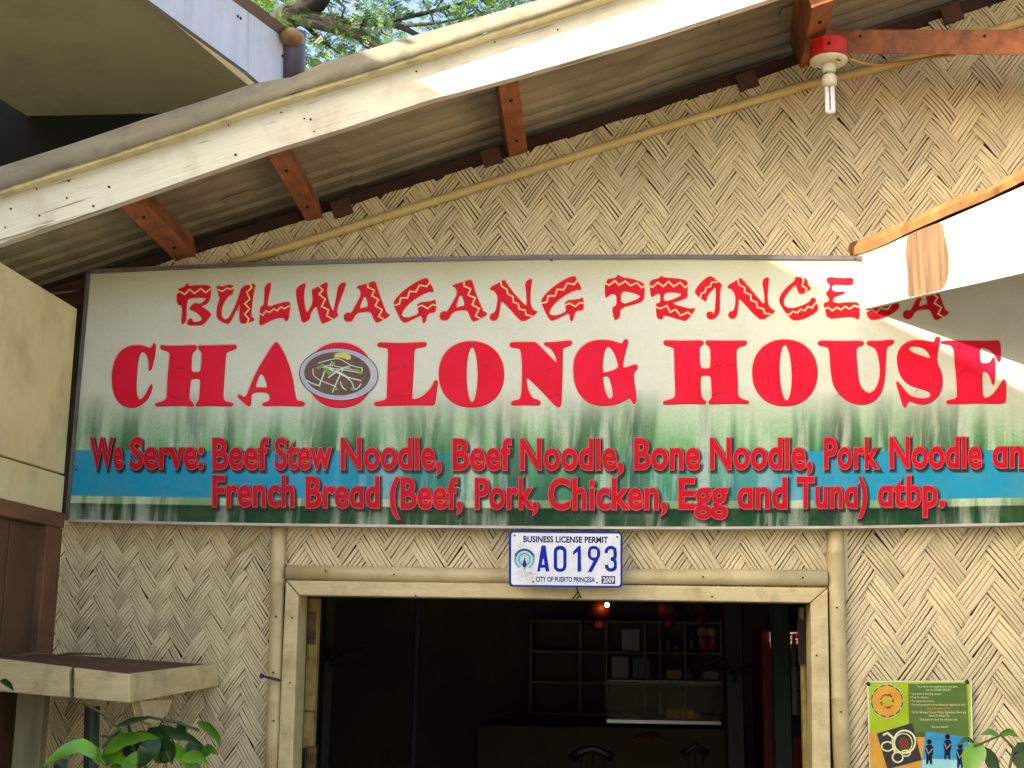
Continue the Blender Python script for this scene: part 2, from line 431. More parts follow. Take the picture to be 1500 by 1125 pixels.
# purlins reaching out from the wall to the rake board
def purlin(wl_, wr_, bl_, br_, label, far=0.02, deep=.06):
    """undersides traced at the wall end (left,right) and at the rake-board end"""
    a, b_, c, d = P(*wl_, far), P(*wr_, far), P(*bl_, YB + .03), P(*br_, YB + .03)
    # keep the bottom face in a plane parallel to the roof
    def up(p):
        k = NR.dot(roofpt(0, 0, 0) - p); return p + NR * max(.03, k)
    t = root('purlin', label, 'beam', (a + c) / 2, 'short wooden purlins under the roof overhang')
    bb = MB(); bb.hexa([a, b_, d, c, up(a), up(b_), up(d), up(c)])
    bevel(bb.build('timber', rust_wood_m, t), .002)
    # bolt heads
    m_ = (a + b_) / 2; n_ = (c + d) / 2; dn = -NR
    for f in (.25, .75):
        p = m_.lerp(n_, f); q = MB(); q.tube([p + dn * .0001, p + dn * .004], .005, 8); q.build('nail_head', iron_m, t)
    return t
purlin((258, 384), (292, 381), (172, 300), (200, 286), 'lowest red-brown purlin near the left end of the roof overhang')
purlin((452, 330), (476, 324), (390, 226), (416, 214), 'second red-brown purlin, above the BULWA letters of the sign')
purlin((747, 237), (774, 228), (729, 119), (758, 108), 'third red-brown purlin, above the middle of the long sign')
purlin((1172, 104), (1196, 97), (1190, 12), (1224, 0), 'highest purlin, meeting the tie beam beside the lamp')

# rake board ----------------------------------------------------------
board_m = M('weathered_white_board', (212, 207, 188), rough=0.7, rgb2=(138, 126, 102), scale=(3, 40, 60), rot=(0, SR, 0), thresh=(0.33, 0.385), dirt=(150, 136, 104), dscale=7, damt=0.5, bump=0.35, bscale=(4, 60, 90), spec=.3)
rb = root('rake_board', 'long weathered cream rake board along the roof edge, sunlit at its upper end', 'board', P(500, 150, YB))
topl = [(-60, 302), (0, 283), (228, 210), (400, 151), (500, 121), (858, 7), (900, -7), (1300, -135)]
botl = [(-60, 376), (0, 357), (167, 300), (391, 222), (500, 189), (627, 147), (756, 112), (950, 56), (1116, 2), (1300, -58)]
xs = [-60, 0, 80, 167, 228, 300, 391, 500, 627, 756, 858, 950, 1040, 1116, 1300]
T = [P(x, interp(topl, x), YB) for x in xs]; B = [P(x, interp(botl, x), YB) for x in xs]
n = len(xs); V = T + B + [p + Vector((0, .025, 0)) for p in T] + [p + Vector((0, .025, 0)) for p in B]
Fc = []
for i in range(n - 1):
    Fc += [(n+i, n+i+1, i+1, i), (2*n+i, 2*n+i+1, 3*n+i+1, 3*n+i), (i, i+1, 2*n+i+1, 2*n+i), (n+i, 3*n+i, 3*n+i+1, n+i+1)]
mesh('board', V, Fc, board_m, rb)
for px, py in ((8, 333), (54, 277), (101, 265), (16, 306), (58, 316), (137, 302), (335, 184), (412, 165), (446, 174), (455, 175), (460, 193), (610, 105), (725, 62), (817, 44), (345, 227), (160, 274), (98, 290), (862, 10)):
    c = P(px, py, YB); q = MB(); q.tube([c + Vector((0, -.0025, 0)), c + Vector((0, .002, 0))], rp_.uniform(.0018, .0034), 7); q.build('nail_head', iron_m, rb)
# batten strip and rolled sheet edge above the board
seam = M('chipped_cream_paint', (226, 212, 168), rough=0.7, rgb2=(204, 186, 140), scale=(3, 14, 14), rot=(0, SR, 0), dirt=(104, 92, 66), dscale=18, damt=0.5)
edge_m = M('dirty_grey_sheet_edge', (134, 126, 104), rough=0.75, rgb2=(100, 92, 70), scale=(2, 10, 10), rot=(0, SR, 0), dirt=(60, 54, 40), dscale=10, damt=0.75, bump=0.2)
ed = root('roof_edge_capping', 'rolled grey capping with chipped cream lower lip, along the top of the rake board', 'roof edge', P(500, 110, YB - .02))
outl = [(-60, 262), (0, 244), (107, 210), (213, 174), (302, 146), (366, 124), (400, 117), (427, 113), (450, 103), (473, 92), (500, 84), (620, 48), (789, 0), (900, -34), (1300, -160)]
xs = [-60, -20, 0, 40, 80, 107, 150, 213, 260, 302, 335, 366, 400, 415, 427, 440, 450, 460, 473, 486, 500, 540, 580, 620, 700, 789, 860, 900, 1040, 1300]
rows = []
for k in range(9):                                   # a quarter roll from the lip up and back
    f = k / 8
    rr_ = []
    for x in xs:
        yo, yi = interp(outl, x), interp(topl, x) - 6
        # paint lip line wanders a little
        wob = .8 * math.sin(x * .05) + .6 * math.sin(x * .13 + 1)
        py = yi + (yo - yi) * f + wob * (1 - f) * .5
        yy = YB - .038 + .016 * (1 - math.cos(f * math.pi / 2)) * 2.2 - .009 * math.sin(f * math.pi * 1.0)
        rr_.append(P(x, py, yy))
    rows.append(rr_)
V = [p for r in rows for p in r] + [p + Vector((0, .09, 0)) for p in rows[-1]]; n = len(xs); Fc = []
for j in range(9):
    for i in range(n - 1):
        q = j * n + i; Fc.append((q, q + 1, q + n + 1, q + n))
mesh('capping', V, Fc, edge_m, ed, True)
V = []
for x in xs:
    yi = interp(topl, x)
    h = 9 + 3 * math.sin(x * .021 + 2) + 2 * math.sin(x * .07) + (8 if 90 < x < 330 else 0) * max(0, math.sin((x - 90) / 240 * math.pi))
    V += [P(x, yi + .5, YB - .03), P(x, yi - h, YB - .031)]
V2 = [v + Vector((0, .03, 0)) for v in V[::2]]
n = len(xs); VV = V + V2; Fc = [(2*i, 2*i+2, 2*i+3, 2*i+1) for i in range(n-1)] + [(2*n+i, 2*n+i+1, 2*i+2, 2*i) for i in range(n-1)]
mesh('painted_lip', VV, Fc, seam, ed)

# tie beam and lamp ---------------------------------------------------
tb_ = root('tie_beam', 'reddish horizontal timber leaving the highest purlin at the upper right', 'beam', P(1350, 60, -.22))
yb = -.22
b = MB(); b.hexa([P(1196, 43, yb), P(1200, 78, yb), P(1640, 82, yb), P(1640, 44, yb), P(1196, 43, yb + .05), P(1200, 78, yb + .05), P(1640, 82, yb + .05), P(1640, 44, yb + .05)])
bevel(b.build('timber', rust_wood_m, tb_), .002)
for x in (1260, 1442):
    c = P(x, 53, yb); q = MB(); q.tube([c + Vector((0, -.003, 0)), c], .004, 8); q.build('nail_head', iron_m, tb_)
lamp = root('porch_lamp', 'compact fluorescent bulb in a white holder under a red junction box', 'lamp', P(1214, 78, -.24))
lc = P(1213.5, 78, -.24)
up = Vector((0, 0, 1))
def octa(c, r, n=8, ph=22.5): return [c + Vector((math.cos(D(ph + 360 / n * k)) * r, math.sin(D(ph + 360 / n * k)) * r, 0)) for k in range(n)]
red_m = M('red_plastic', (214, 30, 18), rough=0.4, rgb2=(176, 22, 14)); white_pl = M('aged_white_plastic', (226, 222, 200), rough=0.35, rgb2=(200, 192, 160), scale=(30, 30, 30))
b = MB(); b.prism([p - up * .017 for p in octa(lc, .049)], up * .046)
jb = bevel(b.build('junction_box', red_m, lamp), .003, 2)
c = lc + Vector((0.0, -.0445, .006)); q = MB(); q.tube([c, c + Vector((0, -.003, 0))], .012, 16); q.build('knockout', red_m, jb)
q = MB(); q.tube([c + Vector((-.005, -.003, 0)), c + Vector((-.005, -.006, 0))], .0045, 10); q.build('screw', iron_m, jb)
dk = lc - up * .019
b = MB(); b.tube([dk, dk - up * .004, dk - up * .009, dk - up * .014], [.049, .0495, .046, .028], 28); hd = b.build('lamp_holder', white_pl, lamp, True)
b = MB(); b.tube([dk - up * .013, dk - up * .030, dk - up * .037], [.019, .018, .0155], 18); b.build('socket', white_pl, hd, True)
for a in (-50, 130):
    c = dk + Vector((math.cos(D(a)) * .034, math.sin(D(a)) * .034, -.0115)); q = MB(); t_ = Vector((-math.sin(D(a)), math.cos(D(a)), 0)) * .008; r_ = Vector((math.cos(D(a)), math.sin(D(a)), 0)) * .0018
    q.prism([c - t_ - r_, c + t_ - r_, c + t_ + r_, c - t_ + r_], -up * .002); q.build('slot', iron_m, hd)
b = MB(); b.tube([dk - up * .036, dk - up * .043], .0135, 14); b.build('screw_cap', M('bright_metal', (170, 160, 150), .25, metal=.9), lamp)
bl = root  # noqa
b = MB(); b.tube([dk - up * .042, dk - up * .047, dk - up * .056, dk - up * .070, dk - up * .076], [.013, .018, .0205, .0195, .015], 20); bulb = b.build('bulb', white_pl, lamp, True)
tube_m = flat('fluorescent_tube', (232, 230, 236), .15)
for sx in (-1, 1):
    b = MB(); bx_ = dk + Vector((sx * .0075, 0, -.074)); b.tube([bx_, bx_ - up * .07, bx_ - up * .0765], [.0063, .0063, .003], 12); b.build('glass_tube', tube_m, bulb, True)
b = MB(); b.tube([dk + Vector((-.006, 0, -.146)), dk + Vector((.006, 0, -.146))], .005, 10); b.build('tube_bridge', tube_m, bulb, True)
b = MB(); b.tube([P(1243, 86, -.23), P(1262, 92, -.2), P(1290, 95, -.15), P(1330, 90, -.1), P(1365, 84, -.12), P(1400, 80, -.16)], .0042, 6)
tag(b.build('cable', M('beige_cable', (196, 158, 92), .5), None, True), 'thin beige cable sagging from the red lamp box to the tie beam', 'cable')

# ------------------------------------------------------------------ sign
YS = -0.06
top_t = [(98, 401), (132, 400), (300, 392), (500, 384), (800, 378.5), (1100, 378), (1250, 380), (1500, 385), (1640, 389)]
bot_t = [(60, 759), (98, 761), (250, 764.5), (400, 767), (750, 771), (1000, 772), (1300, 770.5), (1500, 766), (1640, 762)]
sign = root('shop_sign', 'long printed sign reading Chaolong House, fixed across the woven wall', 'sign', P(800, 771, YS))
def sedge(f, top):                                  # f 0..1 left to right
    if top: return interp([(0, 131), (1, 1640)], f), None
NX = 48
V, UV = [], []; NYR = 12
for i in range(NX + 1):
    f = i / NX
    xt, xb = 131 + f * (1640 - 131), 98.5 + f * (1640 - 98.5)
    for j in range(NYR + 1):
        v = j / NYR; x = xt + (xb - xt) * v
        y = interp(top_t, xt) * (1 - v) + interp(bot_t, xb) * v
        V.append(P(x, y, YS)); UV.append((f * 1.54, 1 - v))
Fc = [(i * (NYR+1) + j, i * (NYR+1) + j + 1, (i+1) * (NYR+1) + j + 1, (i+1) * (NYR+1) + j) for i in range(NX) for j in range(NYR)]
# artwork material
am = bpy.data.materials.new('sign_artwork'); am.use_nodes = True; t = am.node_tree; N = t.nodes; L = t.links
pb = N['Principled BSDF']; pb.inputs['Roughness'].default_value = 0.55; pb.inputs['Specular IOR Level'].default_value = .15
uvn = N.new('ShaderNodeUVMap'); sep = N.new('ShaderNodeSeparateXYZ'); L.new(uvn.outputs[0], sep.inputs[0])
def math_(op, a, b=None, c=None):
    n_ = N.new('ShaderNodeMath'); n_.operation = op
    for i, v in enumerate((a, b, c)):
        if v is None: continue
        if isinstance(v, (int, float)): n_.inputs[i].default_value = v
        else: L.new(v, n_.inputs[i])
    return n_.outputs[0]
def ramp(val, stops, interp_='LINEAR'):
    r = N.new('ShaderNodeValToRGB'); r.color_ramp.interpolation = interp_; e = r.color_ramp.elements
    while len(e) < len(stops): e.new(0.5)
    for k, (p, c) in enumerate(stops):
        e[k].position = p; e[k].color = lin(c) if isinstance(c, tuple) else (c, c, c, 1)
    L.new(val, r.inputs[0]); return r.outputs[0]
def mixc(f, a, b):
    m_ = N.new('ShaderNodeMix'); m_.data_type = 'RGBA'
    L.new(f, m_.inputs[0]) if not isinstance(f, float) else setattr(m_.inputs[0], 'default_value', f)
    for k, v in ((6, a), (7, b)):
        if isinstance(v, tuple): m_.inputs[k].default_value = lin(v)
        else: L.new(v, m_.inputs[k])
    return m_.outputs[2]
def noise(su, sv, sc=1.0, det=3, offs=0.0, rough=.5, dist=0.0):
    cmb = N.new('ShaderNodeCombineXYZ'); L.new(math_('MULTIPLY_ADD', sep.outputs[0], su, offs), cmb.inputs[0]); L.new(math_('MULTIPLY', vv, sv), cmb.inputs[1])
    nz = N.new('ShaderNodeTexNoise'); nz.inputs['Scale'].default_value = sc; nz.inputs['Detail'].default_value = det; nz.inputs['Roughness'].default_value = rough; nz.inputs['Distortion'].default_value = dist
    L.new(cmb.outputs[0], nz.inputs['Vector']); return nz.outputs[0]
vv = math_('SUBTRACT', 1.0, sep.outputs[1]); uu = sep.outputs[0]
soft = noise(6, 3, 1, 3, 3.1)
vw = math_('ADD', vv, math_('MULTIPLY', math_('SUBTRACT', soft, .5), .10))
base = ramp(vw, [(0, (176, 172, 138)), (.06, (192, 192, 168)), (.15, (202, 205, 192)), (.50, (200, 204, 190)), (.60, (170, 192, 164)), (.70, (112, 166, 116)), (.86, (66, 138, 84)), (.94, (48, 116, 66)), (1, (24, 84, 44))])
# trunks and streaks
st1 = noise(26, .9, 1, 2, 0); st2 = noise(34, 1.5, 1, 4, 9.0, .6, .25); st3 = noise(14, .6, 1, 2, 4.0)
fade = ramp(vv, [(.48, 0.0), (.62, .75), (.75, 1.0), (1, 1.0)])
dk_ = math_('MULTIPLY', ramp(st1, [(.40, 1.0), (.52, 0.0)]), math_('MULTIPLY', fade, .85))
c1 = mixc(dk_, base, (22, 88, 44))
dk3 = math_('MULTIPLY', ramp(st3, [(.36, 1.0), (.46, 0.0)]), math_('MULTIPLY', fade, .75))
c1 = mixc(dk3, c1, (34, 60, 52))
wt_ = math_('MULTIPLY', ramp(st2, [(.50, 0.0), (.59, .7), (.70, 1.0)]), math_('MULTIPLY', fade, .78))
c1 = mixc(wt_, c1, (206, 214, 196))
spk = math_('MULTIPLY', ramp(noise(150, 40, 1, 4, 2, .7), [(.60, 0.0), (.70, 1.0)]), math_('MULTIPLY', wt_, .6))
c1 = mixc(spk, c1, (90, 110, 90))
br = math_('MULTIPLY', ramp(noise(30, 14, 1, 5, 7, .7, 2.2), [(.478, 0.0), (.495, 1.0), (.505, 1.0), (.522, 0.0)]), math_('MULTIPLY', fade, .30))
c1 = mixc(br, c1, (50, 64, 48))
# cyan band
bandv = ramp(vv, [(.716, 0.0), (.7165, 1.0), (.898, 1.0), (.8985, 0.0)], 'CONSTANT')
bu = ramp(uu, [(0, 1.0), (.27, 1.0), (.40, .42), (.55, .05), (.78, .08), (.95, .55), (1.0, .85)])
bw = ramp(math_('MULTIPLY', uu, .65), [(0, 1.0), (.235, 1.0), (.33, .4), (.38, .12), (.50, .06), (.62, .30), (.72, .95), (1, 1.0)])
cy = mixc(math_('MULTIPLY', bandv, bw), c1, (20, 140, 176))
# pale lip, thin dark rule, dark green foot
lip = ramp(vv, [(.899, 0.0), (.8995, 1.0), (.932, 1.0), (.9325, 0.0)], 'CONSTANT')
c2 = mixc(math_('MULTIPLY', lip, .30), cy, (196, 206, 160))
foot = ramp(vv, [(.930, 0.0), (.934, 1.0), (.95, .9), (1, .55)])
ftw = math_('MULTIPLY', foot, ramp(st2, [(.53, 1.0), (.66, .55)]))
c3 = mixc(ftw, c2, (4, 46, 20))
# dirt & creases of the vinyl
gr = noise(16, 6, 1, 6, 20, .65)
c4 = mixc(math_('MULTIPLY', ramp(gr, [(.45, 0.0), (.8, 1.0)]), .22), c3, (150, 146, 118))
fine_ = noise(220, 90, 1, 2, 1)
hs = N.new('ShaderNodeHueSaturation'); L.new(c4, hs.inputs['Color']); L.new(math_('MULTIPLY_ADD', fine_, .16, .92), hs.inputs['Value'])
L.new(hs.outputs[0], pb.inputs['Base Color'])
bp = N.new('ShaderNodeBump'); bp.inputs['Strength'].default_value = .18; bp.inputs['Distance'].default_value = .01; L.new(noise(9, 3.5, 1, 4, 0), bp.inputs['Height']); L.new(bp.outputs[0], pb.inputs['Normal'])
mesh('printed_panel', V, Fc, am, sign, True, UV)
# frame rails round the panel
def rail(name, pts_in, pts_out, depth=.045, proud=.006, mat=sign_frame_m):
    a = [P(*p, YS - proud) for p in pts_in]; b_ = [P(*p, YS - proud) for p in pts_out]; n = len(a)
    dv = Vector((0, depth, 0)); V = a + b_ + [p + dv for p in a] + [p + dv for p in b_]; Fc = []
    for i in range(n - 1):
        Fc += [(i, i+1, n+i+1, n+i), (n+i, n+i+1, 3*n+i+1, 3*n+i), (i, 2*n+i, 2*n+i+1, i+1), (2*n+i, 3*n+i, 3*n+i+1, 2*n+i+1)]
    Fc += [(0, n, 3*n, 2*n), (n-1, 3*n-1, 4*n-1, 2*n-1)]
    return mesh(name, V, Fc, mat, sign)
xx = [128, 250, 400, 600, 800, 1000, 1250, 1500, 1640]
rail('frame_rail', [(x, interp(top_t, x) + .5) for x in xx], [(x, interp(top_t, x) - 5.5) for x in xx])
pale_rail = M('pale_metal_lip', (196, 186, 178), .4, rgb2=(160, 148, 140), metal=.2)
xx = [97, 250, 400, 600, 800, 1000, 1250, 1500, 1640]
rail('frame_rail', [(x, interp(bot_t, x) - .5) for x in xx], [(x, interp(bot_t, x) + 3.2) for x in xx], mat=pale_rail)
rail('frame_rail', [(132, 398), (99.5, 762)], [(126.5, 398), (95, 762)])
b = MB(); b.hexa([V[0] + Vector((0, .01, 0)), P(98, 761, YS + .01), P(1640, 762, YS + .01), P(1640, 389, YS + .01), V[0] + Vector((0, .04, 0)), P(98, 761, YS + .04), P(1640, 762, YS + .04), P(1640, 389, YS + .04)])
b.build('backing_board', dark_wood_m, sign)
for p in ((808, 381), (1123, 769), (112, 688), (1253, 380)):
    c = P(*p, YS - .006); q = MB(); q.tube([c, c + Vector((0, -.002, 0))], .003, 8); q.build('screw', iron_m, sign)

# lettering ---------------------------------------------------------
def inkm(name, rgb, rough=.4, rgb2=None):
    return M(name, rgb, max(rough, .55), scale=(9, 9, 9), rgb2=rgb2, spec=.12)
big_red = inkm('red_print', (206, 14, 40), rgb2=(216, 26, 62)); trib_red = inkm('tribal_red_print', (190, 10, 34), rgb2=(208, 26, 52))
edge_dark = inkm('dark_red_print', (92, 6, 30)); pale_y = inkm('pale_yellow_print', (226, 200, 140)); halo_m = inkm('pink_cream_print', (220, 190, 160))
orange_ln = inkm('orange_print', (216, 140, 70)); serve_red = inkm('menu_red_print', (196, 14, 40)); serve_edge = inkm('menu_pink_outline', (214, 110, 100))
shadow_m = flat('print_shadow', (4, 22, 20), .5, .42); crease_m = flat('print_crease', (84, 8, 26), .5, .55)
y1_, y2_, y3_, y4_ = YS - .0006, YS - .0010, YS - .0014, YS - .0018
BIG = [
 ('C', (150,490,7.5), [[(572,95),(585,115),(578,200),(560,290),(540,370),(520,395),(505,385),(510,300),(490,230),(460,190),(435,183),(410,210),(392,270),(382,340),(375,430),(370,530),(370,620),(378,670),(395,705),(410,715),(435,705),(465,670),(500,600),(528,552),(542,546),(545,580),(530,640),(500,700),(450,750),(390,790),(330,802),(260,795),(200,765),(150,710),(115,620),(100,500),(108,380),(135,280),(180,200),(240,150),(310,122),(390,115),(450,122),(500,140),(530,148),(545,125),(560,98)]]),
 ('H', (150,490,7.5), [[(640,115),(700,122),(850,122),(1000,115),(1030,118),(1033,145),(1025,165),(990,195),(978,230),(972,380),(985,408),(1000,412),(1060,412),(1078,400),(1090,230),(1088,190),(1055,160),(1050,130),(1060,118),(1250,118),(1440,110),(1470,115),(1472,140),(1455,160),(1380,180),(1352,205),(1348,300),(1335,450),(1322,690),(1335,720),(1370,738),(1420,745),(1433,762),(1425,785),(1300,785),(1180,778),(1040,787),(1020,780),(1022,760),(1055,725),(1062,690),(1075,520),(1070,490),(1050,482),(985,482),(968,500),(955,600),(950,690),(960,720),(1000,755),(1003,775),(990,787),(900,780),(750,780),(600,787),(578,780),(578,765),(600,745),(660,735),(700,710),(708,650),(712,500),(728,330),(740,215),(730,190),(690,172),(645,160),(633,140)]]),
 ('A', (340,490,6.818), [[(440,75),(442,74),(465,95),(510,170),(550,260),(580,350),(605,450),(620,560),(638,650),(660,660),(705,665),(722,680),(718,708),(690,715),(600,712),(500,708),(380,710),(320,712),(300,700),(305,682),(340,675),(375,655),(378,630),(365,590),(330,572),(250,572),(210,578),(190,600),(188,650),(185,695),(170,712),(150,705),(100,665),(58,625),(55,605),(75,595),(100,615),(120,628),(145,605),(175,530),(215,430),(270,320),(340,210),(400,110),(432,76)],
   [(290,385),(315,410),(340,470),(352,520),(340,530),(290,528),(240,528),(228,518),(245,460),(270,400)]]),
 ('O', (340,490,6.818), [ell(1075,405,326,325,0,60,2.15)]),
 ('L', (540,490,7.143), [[(90,95),(120,80),(200,85),(340,90),(500,82),(590,78),(605,90),(600,112),(575,128),(500,138),(478,150),(472,200),(465,400),(455,550),(450,660),(460,675),(500,672),(545,655),(600,615),(650,560),(672,520),(685,485),(705,475),(720,485),(718,520),(705,620),(690,725),(675,738),(550,735),(350,738),(200,742),(80,747),(58,735),(60,712),(90,700),(150,690),(185,670),(190,640),(195,400),(205,200),(200,150),(180,135),(120,130),(90,118)]]),
 ('O', (540,490,7.143), [ell(1073,414,340,345,0,60,2.15), ell(1080,417,60,288,0,40)]),
 ('N', (740,490,7.143), [[(45,105),(60,82),(100,78),(200,78),(310,78),(325,85),(420,180),(520,285),(533,290),(537,265),(525,220),(495,165),(460,130),(415,112),(405,95),(415,80),(500,80),(600,68),(680,60),(697,75),(690,105),(650,122),(605,135),(597,160),(597,300),(592,500),(588,650),(582,740),(560,760),(535,752),(480,700),(400,610),(300,510),(235,450),(222,446),(220,490),(230,560),(255,620),(285,665),(340,680),(368,700),(362,730),(340,738),(250,735),(150,735),(75,740),(57,722),(65,700),(100,688),(145,678),(160,660),(170,600),(175,500),(178,350),(170,200),(155,150),(130,138),(70,132),(48,122)]]),
 ('G', (740,490,7.143), [[(1255,50),(1280,52),(1285,75),(1270,130),(1250,200),(1230,290),(1228,335),(1245,348),(1290,335),(1350,312),(1378,318),(1385,345),(1370,370),(1348,385),(1340,430),(1350,520),(1365,610),(1370,680),(1360,720),(1335,722),(1320,690),(1300,662),(1270,675),(1200,715),(1120,738),(1030,745),(930,735),(850,700),(780,630),(735,540),(715,440),(710,350),(720,260),(755,180),(810,120),(880,75),(960,55),(1060,55),(1150,70),(1215,98),(1232,80),(1240,60)],
   [(1075,122),(1100,130),(1140,190),(1165,250),(1182,320),(1178,348),(1140,370),(1080,390),(1035,398),(1018,390),(1015,320),(1020,240),(1035,170),(1055,130)],
   [(1040,432),(1075,435),(1095,465),(1115,540),(1128,620),(1120,660),(1095,675),(1070,655),(1045,600),(1025,520),(1018,460),(1025,438)]]),
 ('H', (960,490,6.0), [[(70,60),(90,50),(250,55),(400,50),(420,60),(423,80),(390,105),(383,130),(388,260),(400,292),(420,298),(465,298),(485,285),(485,140),(475,108),(442,80),(442,58),(460,50),(620,55),(790,50),(803,62),(800,82),(770,98),(725,110),(708,135),(710,250),(720,400),(720,520),(730,545),(770,570),(815,580),(822,595),(815,608),(700,605),(600,605),(480,612),(464,600),(466,585),(492,562),(495,530),(490,400),(485,365),(465,356),(410,356),(395,370),(393,450),(400,540),(415,565),(443,585),(445,602),(430,612),(300,605),(200,608),(85,615),(65,605),(68,588),(100,577),(150,565),(172,545),(175,500),(168,330),(165,130),(155,112),(110,98),(75,88)]]),
 ('O', (960,490,6.0), [ell(1136,335,285,292,0,60,2.15), ell(1143,333,55,246,-2,40)]),
 ('U', (1190,485,5.0), [[(40,80),(60,68),(150,72),(250,72),(360,70),(375,82),(370,100),(345,108),(322,118),(318,160),(325,250),(335,350),(350,400),(380,440),(415,455),(450,440),(480,390),(495,320),(492,240),(478,160),(460,125),(430,108),(400,98),(398,80),(415,70),(500,72),(585,60),(598,72),(590,92),(555,105),(540,125),(535,200),(532,320),(515,420),(480,485),(430,525),(370,540),(290,530),(220,490),(170,430),(145,370),(132,280),(128,180),(120,125),(100,112),(55,105),(40,95)]]),
 ('S', (1190,485,5.0), [[(910,38),(930,42),(933,70),(920,120),(908,200),(915,240),(940,290),(952,350),(950,410),(925,470),(880,515),(820,538),(760,530),(715,512),(695,515),(688,550),(675,558),(660,545),(640,470),(615,390),(615,370),(625,368),(650,400),(690,450),(730,480),(790,492),(840,490),(862,478),(868,462),(850,440),(790,420),(720,400),(670,365),(635,310),(618,230),(620,170),(645,115),(690,80),(740,65),(800,65),(860,75),(890,80),(898,50)],
   [(702,125),(720,110),(760,108),(810,120),(845,150),(865,190),(855,200),(800,180),(740,158),(715,145)]]),
 ('E', (1190,485,5.0), [[(938,72),(1000,68),(1150,70),(1280,72),(1360,66),(1372,80),(1378,140),(1375,200),(1368,225),(1355,220),(1340,180),(1300,135),(1250,118),(1225,120),(1222,160),(1228,230),(1270,238),(1305,225),(1322,190),(1333,195),(1335,300),(1332,385),(1318,392),(1305,340),(1280,300),(1240,288),(1240,400),(1248,490),(1290,485),(1330,455),(1370,400),(1393,355),(1410,355),(1417,400),(1415,510),(1400,530),(1300,528),(1150,528),(1000,535),(978,525),(980,508),(1010,500),(1050,495),(1060,470),(1055,350),(1040,200),(1035,130),(1010,100),(960,92),(940,88)]]),
]
for k, (ch, z, loops) in enumerate(BIG):
    lp = [chaikin(Zm(*z, l), 2 if len(l) != 60 and len(l) != 40 else 0) for l in loops]
    halo = lay('letter_halo', curve_mesh(lp, 1.5), halo_m, sign, y1_)
    lay('letter_edge', curve_mesh([[(x + .35, y + .5) for x, y in l] for l in lp], .35), edge_dark, sign, y2_)
    o = lay('letter', curve_mesh(lp), big_red, sign, y3_); o['label'] = 'big red serif letter ' + ch
# creases printed in the big letters
for pts in ([(255,540),(263,539),(272,541)],[(247,580),(258,582),(270,583)],[(567,544),(576,541),(582,538)],[(588,537),(598,537),(605,536)],[(570,583),(580,579),(592,580)],[(705,536),(716,537)],[(800,545),(808,539),(815,537)],[(804,585),(812,579),(820,578)],[(1042,543),(1050,536),(1056,535)],[(1064,534),(1076,535)],[(1044,580),(1052,576),(1066,577)],[(1160,541),(1170,537)],[(1180,534),(1190,535)],[(1166,580),(1173,576),(1183,577)],[(1225,580),(1240,574),(1252,568)],[(1405,546),(1415,542)],[(1340,575),(1350,566)]):
    lay('crease', strip2d(pts, 1.1), crease_m, sign, y4_)

# soup bowl picture
bz = lambda pts: Zm(340, 490, 6.818, pts)
bowl_rim = inkm('bowl_rim_print', (190, 194, 206), rgb2=(160, 166, 184)); soup_m = M('soup_print', (92, 44, 24), .4, scale=(60, 60, 60), rgb2=(44, 18, 14)); lemon = inkm('lemon_print', (214, 206, 110)); sprout = inkm('sprout_print', (206, 222, 204)); herb = inkm('herb_print', (110, 164, 84))
pic = lay('bowl_picture', curve_mesh([bz(ell(1065,397,396,266,3))]), edge_dark, sign, YS - .0020)
lay('bowl_rim', curve_mesh([bz(ell(1065,397,388,258,3))]), bowl_rim, pic, YS - .0024)
flute = inkm('flute_print', (140, 148, 172))
for k in range(0, 72):
    a = 2 * math.pi * k / 72; c, s_ = math.cos(a), math.sin(a)
    lay('flute', strip2d(bz([(1062 + 340*c, 395 + 222*s_), (1065 + 378*c, 397 + 250*s_)]), .55), flute, pic, YS - .0026)
lay('soup', curve_mesh([bz(ell(1052,392,332,216,3))]), soup_m, pic, YS - .0028)
lay('lemon', curve_mesh([chaikin(bz([(1025,190),(1090,178),(1160,185),(1190,215),(1185,245),(1150,255),(1115,235),(1060,228),(1020,235)]))]), lemon, pic, YS - .0030)
rs = random.Random(3)
for pts in ([(860,285),(960,255),(1060,235),(1120,265),(1180,310),(1300,335)],[(850,320),(950,330),(1100,350),(1270,380)],[(900,300),(1000,350),(1120,420),(1290,460)],[(870,330),(980,300),(1090,330),(1240,355)],[(810,340),(805,400),(860,450),(960,490),(1040,520)],[(930,345),(910,410),(870,510)],[(740,455),(800,490),(880,515)],[(1110,340),(1060,440),(1000,580)],[(1040,360),(1150,430),(1200,480),(1220,550)],[(920,340),(1020,360),(1120,400),(1170,440)],[(1290,490),(1250,545),(1200,550)],[(1300,340),(1290,390)],[(1000,270),(970,320),(1010,380)],[(960,430),(1100,330),(1180,320)],[(1080,470),(1100,530),(1140,555)]):
    p = bz(pts); 
    for _ in range(2):
        q = [p[0]]
        for a_, b_ in zip(p, p[1:]): q += [(a_[0]*.75+b_[0]*.25, a_[1]*.75+b_[1]*.25), (a_[0]*.25+b_[0]*.75, a_[1]*.25+b_[1]*.75)]
        p = q + [p[-1]]
    lay('sprout', strip2d(p, rs.uniform(1.1, 1.9)), sprout, pic, YS - .0032 - rs.uniform(0, .0006))
for c in ((865,325),(940,350),(970,385),(1260,365),(1285,385),(1035,540),(905,310),(1200,545),(1010,290)):
    lay('herb', curve_mesh([bz([(c[0] + rs.uniform(12,34)*math.cos(a*.9), c[1] + rs.uniform(10,26)*math.sin(a*.9)) for a in range(7)])]), herb, pic, YS - .0040)

